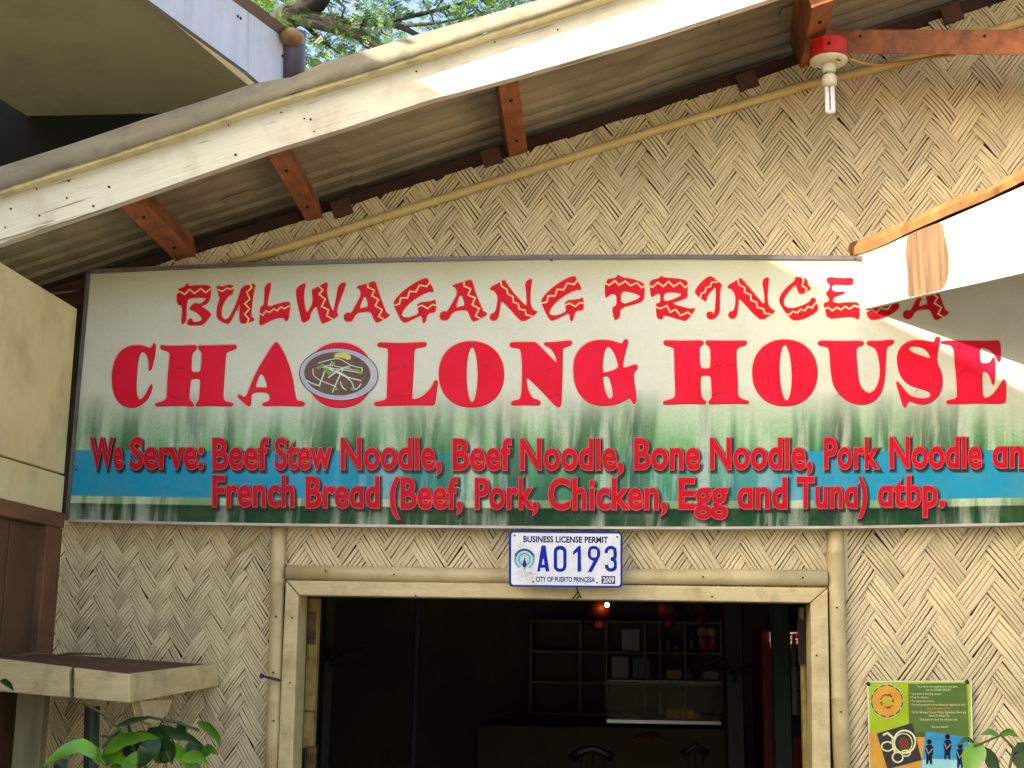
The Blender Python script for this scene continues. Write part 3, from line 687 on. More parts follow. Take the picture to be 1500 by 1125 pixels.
G_ = [(470,100),(480,140),(520,200),(548,262),(520,275),(490,268),(400,305),(280,380),(190,470),(150,540),(160,575),(220,588),(280,575),(360,540),(355,480),(345,405),(530,385),(540,370),(565,370),(570,440),(570,500),(550,522),(470,530),(440,650),(410,650),(400,550),(300,600),(200,650),(160,635),(120,570),(70,460),(55,420),(70,370),(150,280),(260,195),(380,125)]
Gz = [[(50,437),(125,420),(140,345),(225,345),(250,265),(330,270),(370,190),(460,205),(495,155)],[(348,457),(400,435),(470,475),(530,425),(577,437)]]
sh = lambda l, dx, dy: [(x + dx, y + dy) for x, y in l]
A_ = [(855,205),(1000,165),(1080,138),(1090,180),(1130,300),(1180,440),(1220,535),(1250,540),(1255,565),(1190,605),(1110,648),(1080,635),(1050,570),(1025,515),(940,515),(850,530),(800,625),(760,635),(700,620),(700,545),(755,520),(785,540),(850,420),(915,300),(885,230),(860,228)]
Ah = [(955,290),(1005,450),(940,465),(878,485)]; Az = [[(990,160),(990,215),(1070,250),(1040,320),(1120,365),(1080,440),(1165,490),(1125,570),(1190,610)]]
s8 = 8.3333
TRIB = [
 ('B', (250,395), [[(72,245),(180,205),(180,185),(215,165),(215,205),(330,188),(470,190),(490,215),(490,300),(470,385),(440,420),(365,448),(420,475),(485,530),(490,555),(460,600),(400,670),(350,680),(210,680),(200,645),(225,598),(262,600),(270,635),(300,640),(370,628),(385,600),(350,550),(290,505),(218,482),(290,400),(350,420),(400,395),(440,350),(380,340),(260,345),(195,372),(190,600),(180,640),(125,680),(148,435),(78,430)]], [[(68,294),(105,265),(172,302),(232,240),(290,290),(370,230),(425,280),(494,230)]]),
 ('U', (250,395), [[(558,210),(595,192),(610,212),(760,172),(768,290),(700,325),(650,400),(620,480),(620,560),(640,600),(670,610),(710,590),(740,540),(790,440),(830,330),(870,205),(960,185),(1040,165),(1010,290),(990,450),(985,580),(1022,590),(1020,625),(950,650),(880,665),(845,645),(835,600),(838,500),(850,400),(790,520),(750,600),(715,655),(695,662),(640,645),(570,600),(558,540),(570,440),(605,345),(590,335),(580,270),(560,235)]], [[(555,238),(630,265),(685,228),(735,238),(770,218)],[(967,175),(990,218),(930,275),(965,360),(905,415),(960,480),(905,545),(955,600),(932,658)]]),
 ('L', (250,395), [[(1148,195),(1225,150),(1225,200),(1190,350),(1175,465),(1300,420),(1420,390),(1455,400),(1462,440),(1450,520),(1435,620),(1395,625),(1385,585),(1300,590),(1200,630),(1110,680),(1080,665),(1090,555),(1095,450),(1140,440),(1145,330)]], [[(1082,533),(1125,555),(1160,505),(1210,520),(1260,480),(1300,500),(1345,455),(1385,475),(1460,438)]]),
 ('W', (420,395), [[(118,225),(215,160),(232,190),(215,240),(208,350),(220,450),(240,525),(262,510),(325,400),(305,250),(320,240),(390,205),(490,150),(500,190),(488,250),(500,340),(530,440),(570,515),(585,450),(610,320),(632,185),(728,145),(700,250),(650,370),(605,510),(632,555),(580,595),(445,660),(420,640),(390,540),(360,430),(285,540),(285,605),(190,658),(165,550),(130,400),(115,300)]], [[(388,196),(440,250),(395,300),(470,360),(425,450),(510,490),(490,565),(565,608)]]),
 ('A', (420,395), [A_, Ah], Az),
 ('G', (570,395), [G_], Gz),
 ('A', (570,395), [[(775,190),(900,150),(1005,120),(1020,160),(1060,300),(1110,420),(1150,515),(1185,520),(1195,548),(1130,590),(1040,635),(1010,620),(980,550),(955,495),(870,495),(775,515),(720,610),(685,620),(620,605),(620,530),(680,505),(705,525),(770,410),(838,290),(810,215),(780,210)], [(875,270),(935,440),(870,450),(805,470)]], [[(912,144),(915,200),(995,235),(965,310),(1050,345),(1015,430),(1100,475),(1055,565),(1125,604)]]),
 ('N', (710,395), [[(65,218),(190,155),(240,120),(270,170),(340,270),(430,370),(510,450),(515,400),(510,280),(490,155),(582,98),(565,200),(555,330),(560,440),(600,500),(635,505),(640,522),(580,575),(465,640),(400,585),(300,470),(200,370),(185,480),(165,598),(105,628),(58,595),(75,540),(120,530),(145,470),(165,325),(110,250),(78,252)]], [[(198,145),(205,200),(275,245),(280,295),(345,330),(350,395),(410,420),(420,480),(495,495),(505,550),(580,568)]]),
 ('G', (710,395), [sh(G_, 635, -25)], [sh(l, 635, -25) for l in Gz]),
 ('P', (875,395), [[(97,120),(240,98),(245,55),(305,97),(400,108),(500,135),(565,170),(575,200),(572,330),(560,375),(500,410),(280,465),(275,570),(245,605),(205,612),(180,460),(240,440),(235,295),(150,300),(125,335),(93,335)], [(285,260),(400,270),(500,305),(530,330),(480,370),(285,435)]], [[(92,162),(145,190),(215,135),(265,190),(340,140),(405,195),(485,160),(540,220),(577,198)]]),
 ('R', (875,395), [[(638,135),(770,100),(770,72),(815,98),(950,105),(1070,125),(1098,150),(1100,300),(1090,345),(1000,380),(900,410),(1000,445),(1130,480),(1185,470),(1190,485),(1150,550),(1080,625),(1040,620),(800,545),(802,608),(728,598),(720,480),(718,410),(772,408),(770,290),(720,295),(685,328),(655,325),(645,230)], [(808,282),(940,275),(1040,295),(1000,335),(808,405)]], [[(636,198),(670,215),(740,155),(805,205),(870,145),(930,205),(1010,155),(1070,220),(1108,188)],[(712,452),(765,475),(850,440),(890,520),(955,485),(1015,560),(1105,520),(1146,556)]]),
 ('I', (1020,395), [[(-17,270),(0,230),(60,155),(130,95),(170,80),(215,100),(240,130),(315,180),(290,240),(285,400),(285,520),(240,585),(185,612),(125,585),(130,515),(195,515),(210,550),(228,510),(240,350),(240,205),(200,240),(130,320),(125,375),(110,388),(40,335),(0,300)]], [[(52,341),(60,290),(105,275),(120,220),(170,205),(190,150),(260,150)]]),
 ('N', (1020,395), [[(378,198),(500,128),(548,98),(600,170),(680,260),(770,370),(835,435),(835,300),(800,130),(890,80),(875,200),(865,350),(880,440),(930,490),(965,500),(915,548),(795,622),(700,540),(600,430),(515,340),(510,450),(490,578),(435,605),(390,575),(400,515),(455,508),(480,430),(480,300),(420,228),(390,230)]], [[(508,120),(520,185),(590,220),(590,275),(665,310),(665,370),(735,400),(745,460),(820,480),(830,530),(910,543)]]),
 ('C', (1020,395), [[(1205,90),(1270,92),(1350,110),(1360,190),(1395,225),(1380,250),(1290,298),(1255,290),(1230,230),(1215,175),(1150,240),(1080,330),(1060,400),(1075,445),(1120,470),(1180,472),(1280,445),(1380,395),(1410,345),(1445,345),(1460,390),(1495,490),(1400,560),(1280,610),(1200,620),(1160,605),(1080,510),(1020,410),(1012,360),(1040,290),(1120,200),(1210,135)]], [[(1290,88),(1310,130),(1290,195),(1345,230),(1335,290)],[(1106,543),(1140,550),(1175,510),(1235,525),(1270,485),(1325,500),(1360,450),(1415,465),(1450,410),(1472,408)]]),
 ('E', (1140,395), [[(590,105),(635,88),(760,105),(915,95),(915,150),(905,190),(800,190),(655,178),(655,270),(815,268),(820,285),(760,310),(665,340),(668,415),(900,395),(985,400),(990,500),(988,600),(950,602),(920,575),(780,580),(605,605),(570,480),(550,410),(620,390),(625,355),(580,290),(630,230),(630,180),(590,150)]], [[(566,482),(605,460),(660,500),(715,460),(765,490),(815,450),(870,480),(925,440),(992,455)]]),
 ('S', (1240,400), [[(250,510),(275,550),(310,572),(400,560),(520,520),(620,450),(645,410),(640,370),(560,300),(450,240),(330,180),(350,120),(560,60),(700,30),(690,-30),(560,-10),(350,50),(250,130),(240,200),(330,270),(450,330),(470,370),(250,430)]], [[(250,465),(300,440),(370,480),(410,430),(500,440),(545,388)]]),
 ('A', (1240,400), [sh(A_, -7, -72), sh(Ah, -7, -72)], [sh(l, -7, -72) for l in Az]),
]
for ch, (x0, y0), loops, zz in TRIB:
    lp = [chaikin(Zm(x0, y0, s8, l), 1) for l in loops]
    lay('letter_outline', curve_mesh(lp, .75), orange_ln, sign, y1_)
    o = lay('letter', curve_mesh(lp), trib_red, sign, y2_); o['label'] = 'small angular tribal style letter ' + ch
    for z_ in zz:
        lay('zigzag', strip2d(Zm(x0, y0, s8, z_), 2.3), pale_y, sign, y3_)
WORDS = [("We",132,180,685.5),("Serve:",190,298,685.5),("Beef",311,393,686),("Stew",402.5,486,686),("Noodle,",499,647,686),("Beef",663,749,687),("Noodle,",762,913,687),("Bone",929,1025,686.5),("Noodle,",1040,1190,686),("Pork",1207,1288,685.5),("Noodle",1303,1438,684.5),("and",1454,1524,684),
 ("French",311,431,741),("Bread",448,555.6,742.5),("(Beef,",571,677,744),("Pork,",695.6,788,744.5),("Chicken,",803,977,745),("Egg",994,1066,744.5),("and",1080,1153,744),("Tuna)",1167,1270,743),("atbp.",1286,1384,741.5)]
for wd, x0, x1, bs in WORDS:
    body = wd.replace('a', '\u0251'); cap = 43
    V0, F0, rng = text_mesh(body, x0, x1, bs, cap, .026)
    for k, (dx, of) in enumerate(((2.6, .085), (2.4, .06), (2.2, .035))):
        Vs, Fs, _ = text_mesh(body, x0 + dx, x1 + dx, bs + 3.0, cap, of, ref=rng); lay('word_shadow', (Vs, Fs), shadow_m, sign, YS - .0004 - .00015 * k)
    Vs, Fs, _ = text_mesh(body, x0, x1, bs, cap, .040, ref=rng); lay('word_outline', (Vs, Fs), serve_edge, sign, y2_)
    o = lay('word', (V0, F0), serve_red, sign, y3_); o['label'] = 'red menu lettering reading ' + wd.strip(',.:()')

# ------------------------------------------------------------------ door frame
YF = -0.035
df = root('door_frame', 'cream painted wooden frame round the dark doorway', 'door frame', (-.22, YF, 0))
def plank(name, a, b_, c, d, y, depth, mat, parent):
    p = [P(*a, y), P(*b_, y), P(*c, y), P(*d, y)]; q = MB(); q.hexa(p + [v + Vector((0, depth, 0)) for v in p]); return bevel(q.build(name, mat, parent), .003, 2)
plank('header', (419.5, 850), (438.5, 872), (1186.5, 883), (1212, 861), YF, .1, frame_m, df)
zz = .0
def low(p0, p1):                                     # run an edge down to the ground
    a, b_ = P(*p0, YF), P(*p1, YF); d = (b_ - a) / (b_.z - a.z); return a - d * a.z
for (o0, o1, i0, i1) in (((418.5, 850.5), (406.5, 1125), (437.5, 872.5), (428.5, 1125)), ((1212.5, 861.5), (1217, 1125), (1187.5, 883.5), (1190, 1125))):
    a, b_, c, d = P(*o0, YF), low(o0, o1), low(i0, i1), P(*i0, YF)
    q = MB(); q.hexa([v for v in (a, b_, c, d)] + [v + Vector((0, .1, 0)) for v in (a, b_, c, d)]); bevel(q.build('jamb', frame_m, df), .003, 2)
# inner jamb linings with hinges
def lining(x0, x1, y, dep, mat, nm, par):
    a = P(*x0, y); b_ = P(*x1, y); q = MB(); q.box((a.x, y, 0), (b_.x, y + dep, a.z)); return q.build(nm, mat, par)
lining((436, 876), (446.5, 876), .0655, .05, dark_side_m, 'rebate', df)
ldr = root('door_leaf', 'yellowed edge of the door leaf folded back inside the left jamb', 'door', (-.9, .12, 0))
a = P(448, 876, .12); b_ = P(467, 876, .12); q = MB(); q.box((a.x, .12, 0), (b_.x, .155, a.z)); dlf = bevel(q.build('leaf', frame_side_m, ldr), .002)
for py in (920, 1118):
    c = P(455, py, .119); q = MB(); q.box((c.x - .012, .113, c.z - .045), (c.x + .016, .1195, c.z + .045)); h = q.build('hinge', M('rusty_hinge', (120, 96, 52), .6, rgb2=(60, 40, 22), scale=(30, 30, 30), metal=.3), ldr)
    q = MB(); q.tube([c + Vector((-.014, -.012, -.04)), c + Vector((-.014, -.012, .04))], .005, 8); q.build('hinge_pin', iron_m, h)
for py in (1042, 1096):
    c = P(456, py, .1195); q = MB(); q.box((c.x - .02, .1175, c.z - .0015), (c.x + .02, .1195, c.z + .0015)); q.build('seam', dark_side_m, ldr)
rdr = root('door_leaf', 'narrow yellowed leaf edge with long hinge inside the right jamb', 'door', (.45, .12, 0))
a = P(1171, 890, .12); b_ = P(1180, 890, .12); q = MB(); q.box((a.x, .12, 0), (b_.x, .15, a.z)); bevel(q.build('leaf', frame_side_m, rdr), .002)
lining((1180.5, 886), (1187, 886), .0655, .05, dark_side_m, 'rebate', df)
c = P(1173, 940, .118); q = MB(); q.box((c.x - .008, .112, c.z - .06), (c.x + .008, .119, c.z + .06)); q.build('hinge', iron_m, rdr)
# hooks, nails
b = MB(); hk = [P(845, 860, YF - .006), P(846, 866, YF - .012), P(849, 872, YF - .008), P(845, 878, YF - .006)]
b.tube(hk, .0018, 6); b.tube([P(839, 877, YF - .008), P(846, 868, YF - .01), P(852, 876, YF - .008)], .0018, 6)
tag(b.build('wire_hook', iron_m, None, True), 'small dark twisted wire hook on the header under the permit plate', 'hook')
b = MB(); b.tube([P(383, 990, -.085), P(410, 996.5, -.036)], .0035, 8); b.tube([P(382, 989.8, -.087), P(384.5, 990.5, -.083)], .007, 8)
tag(b.build('long_nail', M('rusty_nail', (74, 42, 52), .6)), 'long rusty nail sticking out of the left door jamb', 'nail')
for px, py in ((609, 872.5), (428, 905), (425, 1000), (1196, 960), (1043, 874), (477, 836.5), (577, 841.5), (1030, 845), (1176, 846), (404, 903), (400, 985), (400.5, 1056), (1226, 890), (1232, 1043)):
    yy = YF - .0015 if (py > 860 and not (395 < px < 406 or px > 1215)) else -.0435
    c = P(px, py, yy); q = MB(); q.tube([c + Vector((0, -.0015, 0)), c + Vector((0, .004, 0))], .0025, 7); q.build('nail_head', iron_m, df if yy != -.0435 else wall)

# ------------------------------------------------------------------ permit plate
YP = -.088
pl = root('permit_plate', 'white and blue business permit plate reading A0193 above the doorway', 'plate', P(829, 858, YP))
pz = lambda pts: Zm(740, 770, 8.333, pts)
blue = inkm('blue_enamel', (22, 60, 150)); pwhite = M('white_enamel', (224, 226, 232), .35, rgb2=(206, 208, 214), scale=(20, 20, 20), dirt=(140, 130, 110), dscale=30, damt=.25); navy = inkm('navy_enamel', (20, 24, 92)); deep = inkm('deep_blue_enamel', (8, 40, 170)); light_b = inkm('light_blue_enamel', (150, 205, 228)); mid_b = inkm('mid_blue_enamel', (90, 150, 196)); dgrey = inkm('grey_print', (130, 130, 136))
def rrect(x0, y0, x1, y1, r, sk=0):
    out = []
    for cx, cy, a0 in ((x1 - r, y0 + r, -90), (x1 - r, y1 - r, 0), (x0 + r, y1 - r, 90), (x0 + r, y0 + r, 180)):
        for k in range(6):
            a = D(a0 + 90 * k / 5); out.append((cx + r * math.cos(a), cy + r * math.sin(a)))
    return out
outer = rrect(44, 68, 1432, 752, 45); outer = [(x, y + (x - 740) * .010) for x, y in outer]
inner = rrect(74, 92, 1406, 728, 32); inner = [(x, y + (x - 740) * .010) for x, y in inner]
Vp, Fp = curve_mesh([pz(outer)])
q = MB(); pp = [P(x, y, YP) for x, y in pz(outer)]; q.prism(pp, (0, .003, 0)); q.build('rim', blue, pl)
lay('face', curve_mesh([pz(inner)]), pwhite, pl, YP - .0006)
yt = YP - .0010
def ptext(body, x0, x1, base, cap, mat, off_=.02, y=None, par=None, zf=pz, nm='lettering'):
    V, Fc, _ = text_mesh(body, x0, x1, base, cap, off_, slope=.010 if zf is pz else 0)
    return lay(nm, (zf(V), Fc), mat, par or pl, y or yt)
ptext('BUSINESS LICENSE PERMIT', 222, 1255, 199, 70, navy, .035)
ptext('CITY OF PUERTO PRINCESA', 374, 1095, 682, 58, blue, .03)
def pstroke(pts, wd, mat=deep, y=yt): return lay('lettering', strip2d(pz(pts), wd / 8.333), mat, pl, y)
def arc(cx, cy, rx, ry, a0, a1, n=10): return [(cx + rx * math.cos(D(a0 + (a1 - a0) * k / n)), cy + ry * math.sin(D(a0 + (a1 - a0) * k / n))) for k in range(n + 1)]
lay('numeral', curve_mesh([pz([(443,242),(492,242),(540,558),(497,560),(486,515),(432,515),(424,560),(390,560)]), pz([(466,395),(480,474),(446,474)])]), deep, pl, yt)
def ring(o_, i_): lay('numeral', curve_mesh([pz(o_), pz(i_)]), deep, pl, yt)
ring(rrect(592, 245, 750, 565, 72), rrect(634, 292, 708, 524, 32))
lay('numeral', curve_mesh([pz([(892,248),(924,248),(928,562),(882,562),(884,318),(828,358),(828,318)])]), deep, pl, yt)
lay('numeral', curve_mesh([chaikin(pz([(1085,245),(1130,258),(1160,300),(1163,350),(1150,395),(1058,565),(1057,566),(1008,566),(1008,565),(1078,430),(1076,430),(1040,418),(1010,380),(1006,330),(1018,275),(1045,250)]),1), pz(rrect(1046, 287, 1120, 388, 28))]), deep, pl, yt)
pstroke([(1236,335)] + arc(1290, 318, 56, 52, 180, 330, 9) + [(1344,355),(1340,385),(1322,402),(1290,408)], 42)
pstroke([(1288,408),(1322,412),(1344,440),(1346,490)] + arc(1292, 488, 55, 54, 0, 180, 9) + [(1236,478)], 42, y=yt - .0003)
lay('year_tag', curve_mesh([pz([(1176,614),(1342,618),(1342,712),(1176,708)])]), navy, pl, yt)
ptext('2009', 1190, 1330, 695, 64, pwhite, .03, y=yt - .0004)
# peacock emblem
ec = (235, 410)
for r, m_, k in ((118, light_b, 1), (96, pwhite, 2), (86, light_b, 3), (70, mid_b, 4), (58, pwhite, 5), (50, light_b, 6), (36, pwhite, 7)):
    pts = arc(ec[0], ec[1], r, r * 1.04, 120, 420, 30) + [(ec[0] + 6, ec[1] + 60)]
    lay('emblem_ring', curve_mesh([pz(pts)]), m_, pl, yt - .0002 * k)
for k in range(34):
    a = 125 + 290 * k / 33; c, s_ = math.cos(D(a)), math.sin(D(a)); r0, r1 = (104, 132) if 180 < a % 360 < 360 else (108, 124)
    lay('emblem_feather', strip2d(pz([(ec[0] + r0*c, ec[1] + r0*s_), (ec[0] + r1*c, ec[1] + r1*s_)]), 1.5 if 200 < a < 340 else 1.0), navy if 200 < a < 340 else mid_b, pl, yt - .0018)
lay('emblem_bird', curve_mesh([chaikin(pz([(236,392),(246,420),(262,470),(258,500),(235,510),(212,498),(208,470),(226,420)]))]), blue, pl, yt - .0020)
lay('emblem_bird', curve_mesh([pz([(228,392),(238,385),(250,396),(246,412),(234,412)])]), inkm('brown_print', (150, 70, 50)), pl, yt - .0021)
for x in (226, 246): lay('emblem_bird', strip2d(pz([(238, 505), (x, 548)]), .5), navy, pl, yt - .0021)
for y_, x0_, x1_ in ((566, 130, 340), (590, 98, 398), (616, 190, 300)):
    for k in range(int((x1_ - x0_) / 16)):
        lay('small_print', strip2d(pz([(x0_ + 16*k, y_), (x0_ + 16*k + 11, y_)]), .7), dgrey, pl, yt)
lay('small_print', strip2d(pz(arc(290, 620, 42, 46, 0, 340, 16)), .35), dgrey, pl, yt - .0002)
for x_, y_ in ((116, 120), (1367, 137), (342, 685), (1121, 695)):
    c = P(*pz([(x_, y_)])[0], YP - .0012); q = MB(); q.tube([c, c + Vector((0, -.0015, 0))], .0025, 8); q.build('screw', iron_m, pl)

# ------------------------------------------------------------------ poster
YQ = -.022
po = root('event_poster', 'green laminated event poster pinned to the coarse weave at lower right', 'poster', P(1345, 1130, YQ))
oz = lambda pts: Zm(1250, 980, 6.0, pts)
lime = inkm('lime_print', (168, 190, 36)); dgreen = M('dark_green_print', (58, 96, 22), .4, rgb2=(84, 104, 24), scale=(12, 12, 12)); amber = M('amber_print', (212, 158, 40), .4, rgb2=(190, 130, 30), scale=(20, 20, 20)); cream_i = inkm('cream_ink', (206, 206, 150)); black_i = inkm('black_ink', (30, 18, 12)); dkph = M('night_photo_print', (40, 22, 40), .35, rgb2=(18, 10, 16), scale=(40, 40, 40)); glow_i = inkm('light_trail_print', (226, 230, 170)); cyan_i = M('blue_photo_print', (30, 150, 190), .35, rgb2=(16, 120, 168), scale=(20, 20, 20)); navy_i = inkm('figure_print', (22, 30, 62)); pale_i = inkm('pale_print', (160, 210, 216)); skin_i = inkm('arm_print', (150, 140, 120))
q = MB(); q.prism([P(*p, YQ) for p in oz([(118, 104), (1040, 100), (1062, 1150), (150, 1160)])], (0, .003, 0)); q.build('laminate', M('laminate_edge', (214, 220, 190), .3), po)
lay('sheet', curve_mesh([oz([(134, 116), (1024, 112), (1046, 1140), (160, 1140)])]), lime, po, YQ - .0006)
lay('text_panel', curve_mesh([oz([(482, 130), (998, 124), (1018, 590), (490, 600)])]), dgreen, po, YQ - .0010)
lay('lower_panel', curve_mesh([oz([(140, 560), (640, 556), (640, 1140), (160, 1140)])]), amber, po, YQ - .0010)
lay('side_panel', curve_mesh([oz([(600, 860), (1030, 860), (1040, 1140), (610, 1140)])]), amber, po, YQ - .0011)
dz = YQ - .0012
lay('disc', curve_mesh([oz(ell(296, 282, 143, 150))]), pale_i, po, dz); lay('disc', curve_mesh([oz(ell(296, 282, 140, 146))]), amber, po, dz - .0002)
for k in range(12): lay('disc_mark', strip2d(oz(arc(296, 282, 136, 138, 30*k + 4, 30*k + 24, 5)), 1.4), black_i, po, dz - .0004)
lay('disc', curve_mesh([oz(ell(297, 283, 30, 30))]), lime, po, dz - .0004)
for k, ch in enumerate('ng Kawangis ng Tribu'):
    if ch == ' ': continue
    a = 150 + 16.5 * k; c, s_ = math.cos(D(a)), math.sin(D(a))
    V, Fc, _ = text_mesh(ch, -7, 7, 8, 20, .04); V = [(296 + c * 56 - x * s_ + y * -c, 282 + s_ * 58 + x * c + y * -s_ ) for x, y in V]
    lay('lettering', (oz(V), Fc), edge_dark, po, dz - .0004)
for body, x0, x1, y_, m_ in (("Try a whole new experience in local jams...", 555, 925, 162, cream_i), ("join the DRUM CIRCLE!!!", 638, 860, 192, cream_i), ("* Live band drumming session", 498, 772, 227, cream_i), ("* Free Fire Dances", 498, 660, 258, cream_i), ("* Fire dance show times", 498, 705, 290, cream_i), ("* Drumming activities and workshop (w/ registration only)", 498, 985, 322, cream_i), ("Every Saturday, 6-9pm", 652, 856, 354, amber), ("Tiki Rd. Barangay Princesa Village, Dagomboy, Nerar ang", 510, 990, 388, cream_i), ("Puerto Princesa City", 664, 846, 418, cream_i), ("Everyone is invited. No admission fee.", 592, 918, 452, cream_i), ("See you there!!!", 690, 832, 516, cream_i)):
    ptext(body, x0, x1, y_, 19, m_, .012, y=YQ - .0015, par=po, zf=oz)
lay('photo_print', curve_mesh([oz([(205, 568), (518, 472), (602, 800), (300, 880)])]), dkph, po, YQ - .0016)
lay('photo_detail', curve_mesh([chaikin(oz([(395, 610), (470, 600), (500, 680), (470, 760), (410, 700)]))]), inkm('ember_print', (120, 66, 40)), po, YQ - .0018)
for cx, cy, rx_, ry_, w_ in ((450, 640, 95, 100, 2.6), (440, 650, 78, 84, 1.4), (300, 680, 52, 40, 2.2), (390, 775, 46, 44, 2.4), (460, 740, 40, 26, 1.8)):
    lay('light_trail', strip2d(oz(arc(cx, cy, rx_, ry_, 0, 358, 26)), w_), glow_i, po, YQ - .0020 - .0001 * (cx % 7))
lay('light_trail', strip2d(oz([(260, 580), (300, 562), (345, 600), (350, 680), (370, 740)]), 3), glow_i, po, YQ - .0022)
lay('photo_print', curve_mesh([oz([(636, 548), (1012, 600), (1012, 900), (596, 880)])]), cyan_i, po, YQ - .0016)
lay('photo_detail', curve_mesh([oz([(606, 800), (700, 790), (1012, 800), (1012, 900), (598, 880)])]), pale_i, po, YQ - .0017)
for fx, fy, s_ in ((668, 640, 1), (828, 596, 1), (940, 675, 1.05)):
    lay('figure', curve_mesh([oz(ell(fx, fy, 22*s_, 24*s_, n=14))]), black_i, po, YQ - .0020)
    lay('figure', curve_mesh([chaikin(oz([(fx-30, fy+25), (fx+32, fy+25), (fx+36, fy+90), (fx+24, fy+130), (fx+26, fy+200), (fx+6, fy+200), (fx, fy+150), (fx-12, fy+200), (fx-30, fy+200), (fx-26, fy+120), (fx-38, fy+80)]), 1)]), navy_i, po, YQ - .0019)
    lay('figure', strip2d(oz([(fx-30, fy+50), (fx-8, fy+105), (fx+30, fy+60)]), 1.6), skin_i, po, YQ - .0021)
for p in ((132, 130), (1000, 112)):
    c = P(*oz([p])[0], YQ - .002); q = MB(); q.ball(c, .0055, 10, 6, (1, .6, 1)); q.build('pin', flat('black_pin', (30, 26, 34), .3), po, True)

# ------------------------------------------------------------------ left return wall, shelf
XL = P(95, 745, YS).x - .004
rw = root('side_wall', 'cream boarded side wall with dark screen meeting the left end of the sign', 'wall', (XL, -.3, 0))
ply = M('cream_plywood', (226, 212, 162), rough=.55, rgb2=(212, 196, 142), scale=(3, 3, 3), dirt=(128, 104, 56), dscale=5, damt=.4)
def zat(px, py): return PX(px, py, XL).z
yn = -1.4; yf = YS - .012
def sidebox(nm, z0, z1, mat, th=.03, ya=yn, yb_=yf, proud=0.0):
    q = MB(); q.box((XL - th, ya, z0), (XL + proud, yb_, z1)); return bevel(q.build(nm, mat, rw), .002)
z1 = zat(60, 420); zg = zat(50, 683); zb = zat(50, 743); zc_ = zat(50, 766)
sidebox('panel', zg + .004, z1, ply); sidebox('panel', zb + .001, zg - .002, ply, proud=.002)
sidebox('rail', zc_, zb, M('dull_brown_rail', (128, 88, 56), .7, rgb2=(92, 60, 40), scale=(20, 5, 20)), proud=.012)
post_m = M('dull_brown_wood', (122, 82, 52), .7, rgb2=(88, 56, 38), scale=(20, 20, 5), dirt=(60, 44, 32), dscale=14, damt=.5)
sidebox('stile', .9, zc_ - .001, post_m, ya=-.17, yb_=yf, proud=.008)
screen_m = M('brown_screen', (92, 62, 34), .8, rgb2=(62, 40, 22), scale=(3, 3, 3), dirt=(120, 92, 56), dscale=2, damt=.4)
sidebox('screen', .9, zc_ - .001, screen_m, ya=yn, yb_=-.171, proud=-.012, th=.02)
for yy in (-.34,):
    sidebox('screen_seam', .9, zc_ - .002, M('screen_seam', (112, 78, 44), .7), ya=yy - .006, yb_=yy, proud=-.009, th=.01)
sidebox('sheathing', 0, .898, dark_wood_m, ya=yn, yb_=yf - .3)
# lower corner post
q = MB(); a = P(26, 1000, -.3); b_ = P(66, 1000, -.3); q.box((a.x, -.3, 0), (b_.x, -.26, P(50, 985, -.3).z)); tag(bevel(q.build('corner_post', M('olive_cream_paint', (150, 146, 108), .6, rgb2=(118, 112, 78), scale=(20, 20, 3))), .003), 'pale olive post standing under the left end of the shelf', 'post')
# shelf
sh_ = root('wall_shelf', 'cream fronted shelf sticking out from the wall at the lower left', 'shelf', P(200, 1000, -.3))
ysn = -.5
nc_t = P(190, 988, ysn); nc_b = P(190, 1030, ysn); bk_t = P(320, 972, -.012); bk_b = P(320, 1005, -.012)
q = MB(); th = Vector((-.02, 0, 0)); q.hexa([nc_t, bk_t, bk_b, nc_b] + [v + th for v in (nc_t, bk_t, bk_b, nc_b)]); bevel(q.build('side_fascia', frame_m, sh_), .002)
def fr(a, b_, nm):
    p = [P(a, interp([(0, 965), (190, 988)], a), ysn - .001), P(b_, interp([(0, 965), (190, 988)], b_), ysn - .001), P(b_, interp([(0, 1013), (190, 1030)], b_), ysn - .001), P(a, interp([(0, 1013), (190, 1030)], a), ysn - .001)]
    q = MB(); q.hexa(p + [v + Vector((0, .02, 0)) for v in p]); return bevel(q.build(nm, frame_m, sh_), .002)
fr(-120, 101, 'front_fascia'); fr(108, 189.5, 'front_fascia')
q = MB(); a, b_, c, d = P(-120, 956, ysn + .02) , P(188, 990, ysn + .02), P(318, 974, -.02), P(-40, 950, -.02)
dn = Vector((0, 0, -.012)); q.hexa([a + dn, b_ + dn, c + dn, d + dn, a, b_, c, d]); q.build('top_board', M('brown_shelf_board', (108, 70, 46), .75, rgb2=(74, 44, 30), scale=(4, 20, 20)), sh_)
q = MB(); q.prism([P(193, 1028, -.45), P(240, 1026, -.2), P(236, 1042, -.2), P(218, 1060, -.3), P(200, 1056, -.42)], (.02, 0, 0)); bevel(q.build('bracket', frame_m, sh_), .002)
q = MB(); q.tube([P(135, 1035, -.35), P(133, 1150, -.35)], .018, 10); q.build('prop', M('dark_green_prop', (34, 52, 34), .6), sh_)
# debris on the shelf
rd = random.Random(11)
for k, tl__ in enumerate(('small dry twig lying at the left on the brown shelf top', 'longer dry twig lying across the middle of the shelf top')):
    c = P(rd.uniform(20, 200), rd.uniform(955, 966), -.3); dv = Vector((rd.uniform(-1, 1), rd.uniform(-.6, .6), rd.uniform(0, .12))).normalized() * rd.uniform(.04, .12)
    q = MB(); q.tube([c - dv, c + Vector((0, 0, .006)), c + dv], [.002, .004, .002], 5)
    tag(q.build('dry_twig', M('twig', (112, 78, 48), .8)), tl__, 'twig', 'dry twigs lying on the shelf')
for p, q_ in (((14, 1, 0), 0),): pass
